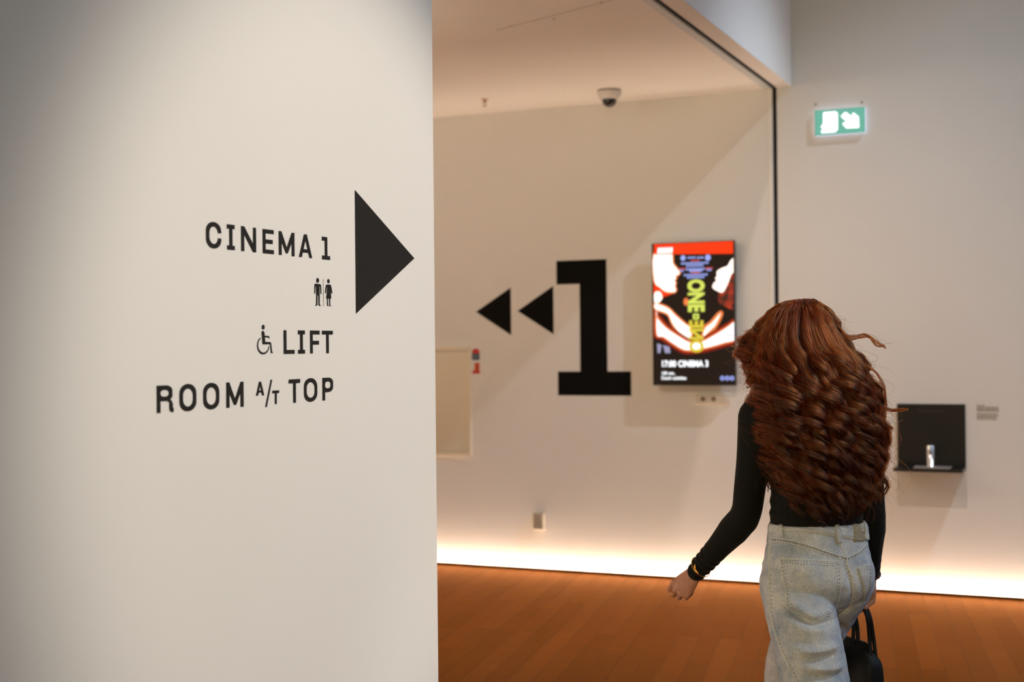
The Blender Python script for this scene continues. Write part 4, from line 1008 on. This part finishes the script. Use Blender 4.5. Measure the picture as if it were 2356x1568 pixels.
# ------------------------------------------------------------------ handbag held in the right hand
BAG = thing('handbag', "black tote bag hanging from the woman's right hand beside her leg", 'handbag', B_(.22, .18, .33))
def leather():
    k = NT('black_grained_leather'); f = k.noise(160, 3, 0.6, k.coords())
    k.link(k.ramp(f, [(0.3, (0.0045, 0.004, 0.0038, 1)), (0.7, (0.008, 0.007, 0.0065, 1))]), k.p.inputs['Base Color'])
    k.p.inputs['Roughness'].default_value = 0.6; k.p.inputs['Specular IOR Level'].default_value = 0.25; k.bump(f, .3, .001); return k.m
M_LEA = leather()
rows = [(.325, .118, .030), (.330, .130, .040), (.40, .136, .045), (.48, .138, .044), (.545, .137, .041), (.575, .130, .036), (.600, .108, .024), (.618, .092, .012), (.628, .084, .007)]
bm = bmesh.new(); rr = []
for z, a, b in [tuple(q) for q in spline(rows, 4)]:
    ring = []
    for i in range(40):
        t = 2 * math.pi * i / 40; c, s = math.cos(t), math.sin(t)
        x = b * math.copysign(abs(c) ** .55, c); y = a * math.copysign(abs(s) ** .40, s)
        ring.append(bm.verts.new(B_(.222 + x - .010 * (y / .14), .185 + y, z)))
    rr.append(ring)
for A, Bq in zip(rr, rr[1:]):
    for i in range(40): bm.faces.new((A[i], A[(i + 1) % 40], Bq[(i + 1) % 40], Bq[i]))
bm.faces.new(rr[0][::-1]); bm.faces.new(rr[-1])
new_obj('bag_body', finish(bm), M_LEA, BAG, True)
GR = RW + RA * .098 - RN * .019
for off in (-.012, .012):
    P = [B_(.236 + off * .8, .075, .585), B_(.236 + off * .6, .082, .64), GR - FV * .040 + ZV * (-.03) + RV * off * .4, GR - FV * .018 - ZV * .004 + RV * off * .35, GR + FV * .018 - ZV * .004 + RV * off * .35, GR + FV * .042 - ZV * .03 + RV * off * .4, B_(.226 + off * .6, .155, .66), B_(.222 + off * .8, .150, .605)]
    bm = bmesh.new(); s = [Vector(q) for q in spline([tuple(p) for p in P], 7)]; tube_bm(bm, s, .0062, 10)
    new_obj('bag_handle', finish(bm), M_LEA, BAG, True)
bm = bmesh.new(); tube_bm(bm, [B_(.222 + .0455, .185 - .12 + i * .024, .500) for i in range(11)], .0012, 6); new_obj('bag_seam', finish(bm), simple('brown_bag_seam', (0.03, 0.018, 0.010, 1), 0.5), BAG)

# ------------------------------------------------------------------ hair
# locks grow from the crown, follow an outer envelope down her back and curl more and more towards the ends
VV = Vector((0.98103, 0.19384, 0)); DV = Vector((-0.19384, 0.98103, 0))      # across her back, and away into her
HO = Vector((-0.8040, 4.0700, 0))
ENV = [(1.686, -.036, -.018), (1.681, -.060, .000), (1.672, -.095, .012), (1.655, -.120, .028), (1.638, -.142, .044), (1.615, -.158, .058), (1.590, -.172, .068), (1.565, -.186, .082), (1.540, -.192, .098), (1.515, -.190, .118),
       (1.490, -.186, .138), (1.460, -.186, .152), (1.430, -.186, .166), (1.395, -.182, .178), (1.350, -.178, .186), (1.300, -.174, .190), (1.250, -.172, .190), (1.200, -.164, .188), (1.150, -.148, .184), (1.110, -.134, .180), (1.070, -.118, .168), (1.030, -.098, .134), (1.000, -.08, .10)]
EZ = np.array([e[0] for e in ENV])[::-1]; EL_ = np.array([e[1] for e in ENV])[::-1]; ER_ = np.array([e[2] for e in ENV])[::-1]
# middle depth and thickness of the envelope by height (depth grows away from the viewer)
DZ = np.array([1.00, 1.10, 1.20, 1.30, 1.38, 1.44, 1.52, 1.60, 1.66, 1.685]); DC = np.array([-.010, -.005, .010, .015, .030, .045, .066, .072, .070, .070]); DH = np.array([.112, .122, .142, .152, .158, .158, .142, .118, .070, .012])
def smooth01(x): x = np.clip(x, 0, 1); return x * x * (3 - 2 * x)
def env(z, s, lay):
    l, r = np.interp(z, EZ, EL_), np.interp(z, EZ, ER_)
    c, w = (l + r) / 2, (r - l) / 2
    q = np.sqrt(np.clip(1 - np.abs(s) ** 2.6, 0, 1))
    v = c + s * w * (.84 + .15 * lay)
    return v, np.interp(z, DZ, DC) - (np.interp(z, DZ, DH) + .012) * (.66 + .34 * lay) * q + .30 * v * smooth01((1.50 - z) / .12)
NP = 46
LOCKS = []
hr = np.random.default_rng(5)
def make_lock(s0, s1, zend, lay, front=False, amp=None, wl=None, ztop=None):
    t = np.linspace(0, 1, NP)
    zt = ztop if ztop else 1.682 - .008 * hr.random()
    z = zt - (zt - zend) * (t ** 1.12)
    s = s0 + (s1 - s0) * smooth01(t * 1.3)
    s = s + .05 * np.sin(t * hr.uniform(3, 7) + hr.uniform(0, 6.3)) * smooth01(t * 2)
    v, d = env(z, np.clip(s, -1, 1), lay)
    if front:   # hair in front of the shoulders: the far side of the envelope
        d = 2 * np.interp(z, DZ, DC) - d
    A = (amp if amp is not None else hr.uniform(.010, .027)) * smooth01((t - .27) / .45) * (0.85 + .3 * hr.random())
    L = wl if wl else hr.uniform(.100, .200)
    ph = 2 * np.pi * 1.6 * s1 + hr.normal(0, 1.7); sg = 1
    arc = (zt - z)
    th = ph + sg * 2 * np.pi * (arc / L) * (0.85 + .25 * t)
    v = v + A * np.cos(th); d = d + A * .8 * np.sin(th)
    z = z + .3 * A * np.cos(th + 1.2)
    LOCKS.append((np.stack([v, d, z], 1), lay, hr.random()))
for i in range(170):
    s = hr.uniform(-1, 1); s = math.copysign(abs(s) ** .80, s)
    lay = hr.random() ** .6
    zb = 1.008 + (.14 if s < 0 else .07) * abs(s) ** 2.6
    ze = zb + abs(hr.normal(0, .032)) if hr.random() < .84 else hr.uniform(zb, 1.32)
    make_lock(s * .85, s, ze, lay)
for i in range(34):            # looser ringlets lying on top of the lower half
    s = hr.uniform(-1, .95); make_lock(s * .8, s, hr.uniform(1.02, 1.28) + .1 * abs(s) ** 3, hr.uniform(1.0, 1.08), False, hr.uniform(.022, .034), hr.uniform(.085, .115))
for i in range(60):            # short top layer over the crown and forehead
    s = hr.uniform(-1, 1); make_lock(s * .6, s, hr.uniform(1.50, 1.60), hr.uniform(.85, 1.0), i % 3 > 0, .006, .12)
for i in range(46):            # front and side hair falling on her left, far side, and right
    s = hr.uniform(.70, 1.0) * (-1 if i % 3 else 1)
    make_lock(s, s * 1.02, hr.uniform(1.36, 1.50) if s < 0 else hr.uniform(1.25, 1.45), hr.uniform(.6, 1.0), True, hr.uniform(.013, .022), hr.uniform(.055, .08))
for i in range(26):            # tight curls bulging beside her left cheek
    make_lock(-.9, -1.0, hr.uniform(1.40, 1.53), hr.uniform(.95, 1.12), i % 2 == 0, hr.uniform(.014, .024), hr.uniform(.055, .075))
    P_ = LOCKS[-1][0]; P_[:, 0] -= .034 * hr.random() * np.exp(-((P_[:, 2] - 1.53) / .06) ** 2)
# loose wisps blown out to her right, and one short curl (points across, depth, height)
def wisp(pts):
    p = np.array([tuple(q) for q in spline(pts, 9)]); x = np.linspace(0, 1, len(p)); t = np.linspace(0, 1, NP)
    LOCKS.append((np.stack([np.interp(t, x, p[:, k]) for k in range(3)], 1), 2.0, hr.random()))
def px(x, y, d): return ((x - 1880) * .001275, d, 1.5515 - (y - 789) * .001275)
wisp([px(1925, 735, .03), px(1945, 770, .02), px(1968, 774, .02), px(1990, 771, .02), px(2012, 785, .02), px(2033, 800, .02), px(2036, 806, .02)])
wisp([px(1930, 745, .03), px(1950, 778, .02), px(1976, 778, .02), px(2000, 776, .02), px(2016, 796, .02), px(2030, 797, .02), px(2036, 797, .02)])
wisp([px(1985, 890, -.05), px(2008, 920, -.04), px(2028, 938, -.03), px(2046, 946, -.02), px(2066, 945, -.02), px(2080, 942, -.02), px(2083, 946, -.02)])
wisp([px(1980, 880, -.05), px(2004, 918, -.04), px(2022, 932, -.03), px(2042, 943, -.02), px(2060, 944, -.02), px(2074, 944, -.02), px(2081, 941, -.02)])
wisp([px(2005, 950, -.04), px(2018, 970, -.03), px(2032, 980, -.02), px(2042, 983, -.02), px(2047, 986, -.02), px(2042, 990, -.02)])
wisp([px(1990, 840, .0), px(2016, 862, .0), px(2030, 890, .0), px(2034, 920, .0), px(2032, 940, .0)])
def to_world(a): return np.array(HO)[None] + a[:, :1] * np.array(VV) + a[:, 1:2] * np.array(DV) + a[:, 2:3] * np.array([0, 0, 1.0])
def hair_mesh_material():
    k = NT('auburn_lock'); v = k.coords(); f = k.noise(26, 3, .6, v)
    k.link(k.ramp(f, [(0.3, (0.008, 0.0020, 0.0008, 1)), (0.7, (0.020, 0.0045, 0.0014, 1))]), k.p.inputs['Base Color'])
    k.p.inputs['Roughness'].default_value = 0.5; k.p.inputs['Specular IOR Level'].default_value = 0.3
    return k.m
bm = bmesh.new()
for P, lay, q in LOCKS:
    if lay > 1.5: continue
    W_ = to_world(P); t = np.linspace(0, 1, NP)
    r = .0050 * smooth01(t / .12) ** .6 * (1 - smooth01((t - .72) / .28) * .85) + .0006
    idx = range(0, NP, 1)
    tube_bm(bm, [Vector(W_[i]) for i in idx], [float(r[i]) for i in idx], 6)
# scalp cover under the locks
hcv = np.array([B_(*HC).x, B_(*HC).y, B_(*HC).z])
blob(bm, B_(HC[0], HC[1] - .012, HC[2] + .010), (.082, .092, .088)); blob(bm, B_(HC[0], HC[1] - .040, HC[2] - .05), (.072, .060, .080))
HAIR = new_obj('hair', finish(bm), hair_mesh_material(), PERSON, True, 'long curly auburn hair')
# fine strands round every lock
POS, RAD, CNT = [], [], []
for P, lay, q in LOCKS:
    n = 84 if lay <= 1.5 else 26
    W_ = to_world(P); t = np.linspace(0, 1, NP)
    T_ = np.gradient(W_, axis=0); T_ /= np.linalg.norm(T_, axis=1)[:, None]
    a = np.cross(T_, np.array([0.3, 0.1, 0.95])); a /= np.linalg.norm(a, axis=1)[:, None] + 1e-9; b = np.cross(T_, a)
    wd = (.0120 if lay <= 1.5 else .0038) * (smooth01(t / .15) * .7 + .3) * (1 - .45 * smooth01((t - .7) / .3)) * (1 + .22 * np.sin(t * hr.uniform(9, 20) + hr.uniform(0, 6)))
    for i in range(n):
        ang = hr.uniform(0, 6.283); rr_ = math.sqrt(hr.random())
        tw = ang + hr.uniform(-1.2, 1.2) * t
        o = wd[:, None] * rr_ * (np.cos(tw)[:, None] * a + np.sin(tw)[:, None] * b)
        fz = .0014 * np.sin(t * hr.uniform(8, 26) + hr.uniform(0, 6.3))[:, None] * a * t[:, None] + .0014 * np.sin(t * hr.uniform(8, 26) + hr.uniform(0, 6.3))[:, None] * b * t[:, None]
        S_ = W_ + o + fz
        e = int(NP * hr.uniform(.90, 1.0))
        if hr.random() < .035:          # flyaway
            S_ = S_ + (t[:, None] ** 2) * (np.array(VV) * hr.normal(0, .035) + np.array(DV) * hr.normal(0, .02) + np.array([0, 0, 1.0]) * hr.normal(0, .03))
        POS.append(S_[:e]); CNT.append(e); RAD.append(np.interp(np.linspace(0, 1, e), [0, .8, 1], [.00032, .00030, .00010]))
hcu = bpy.data.hair_curves.new('hair_strands'); hcu.add_curves(CNT)
pos = np.concatenate(POS) - np.array([HX, HY, 0])
hcu.attributes['position'].data.foreach_set('vector', pos.astype(np.float32).ravel())
ra = hcu.attributes.get('radius') or hcu.attributes.new('radius', 'FLOAT', 'POINT')
ra.data.foreach_set('value', np.concatenate(RAD).astype(np.float32))
def hair_material():
    m = bpy.data.materials.new('auburn_strands'); m.use_nodes = True; nt = m.node_tree
    for n in list(nt.nodes): nt.nodes.remove(n)
    out = nt.nodes.new('ShaderNodeOutputMaterial'); h = nt.nodes.new('ShaderNodeBsdfHairPrincipled')
    h.parametrization = 'COLOR'
    hi = nt.nodes.new('ShaderNodeHairInfo'); rp = nt.nodes.new('ShaderNodeValToRGB')
    el = rp.color_ramp.elements; el[0].color = (0.022, 0.0042, 0.0012, 1); el[1].color = (0.36, 0.052, 0.0050, 1)
    e = el.new(0.55); e.color = (0.095, 0.0140, 0.0020, 1)
    nt.links.new(hi.outputs['Random'], rp.inputs['Fac']); nt.links.new(rp.outputs['Color'], h.inputs['Color'])
    h.inputs['Roughness'].default_value = 0.26; h.inputs['Radial Roughness'].default_value = 0.5
    h.inputs['IOR'].default_value = 1.38
    h.inputs['Random Roughness'].default_value = 0.2
    nt.links.new(h.outputs[0], out.inputs['Surface'])
    return m
hcu.materials.append(hair_material())
STR = bpy.data.objects.new('hair_strands', hcu); COL.objects.link(STR); STR.parent = HAIR
STR['kind'] = 'stuff'
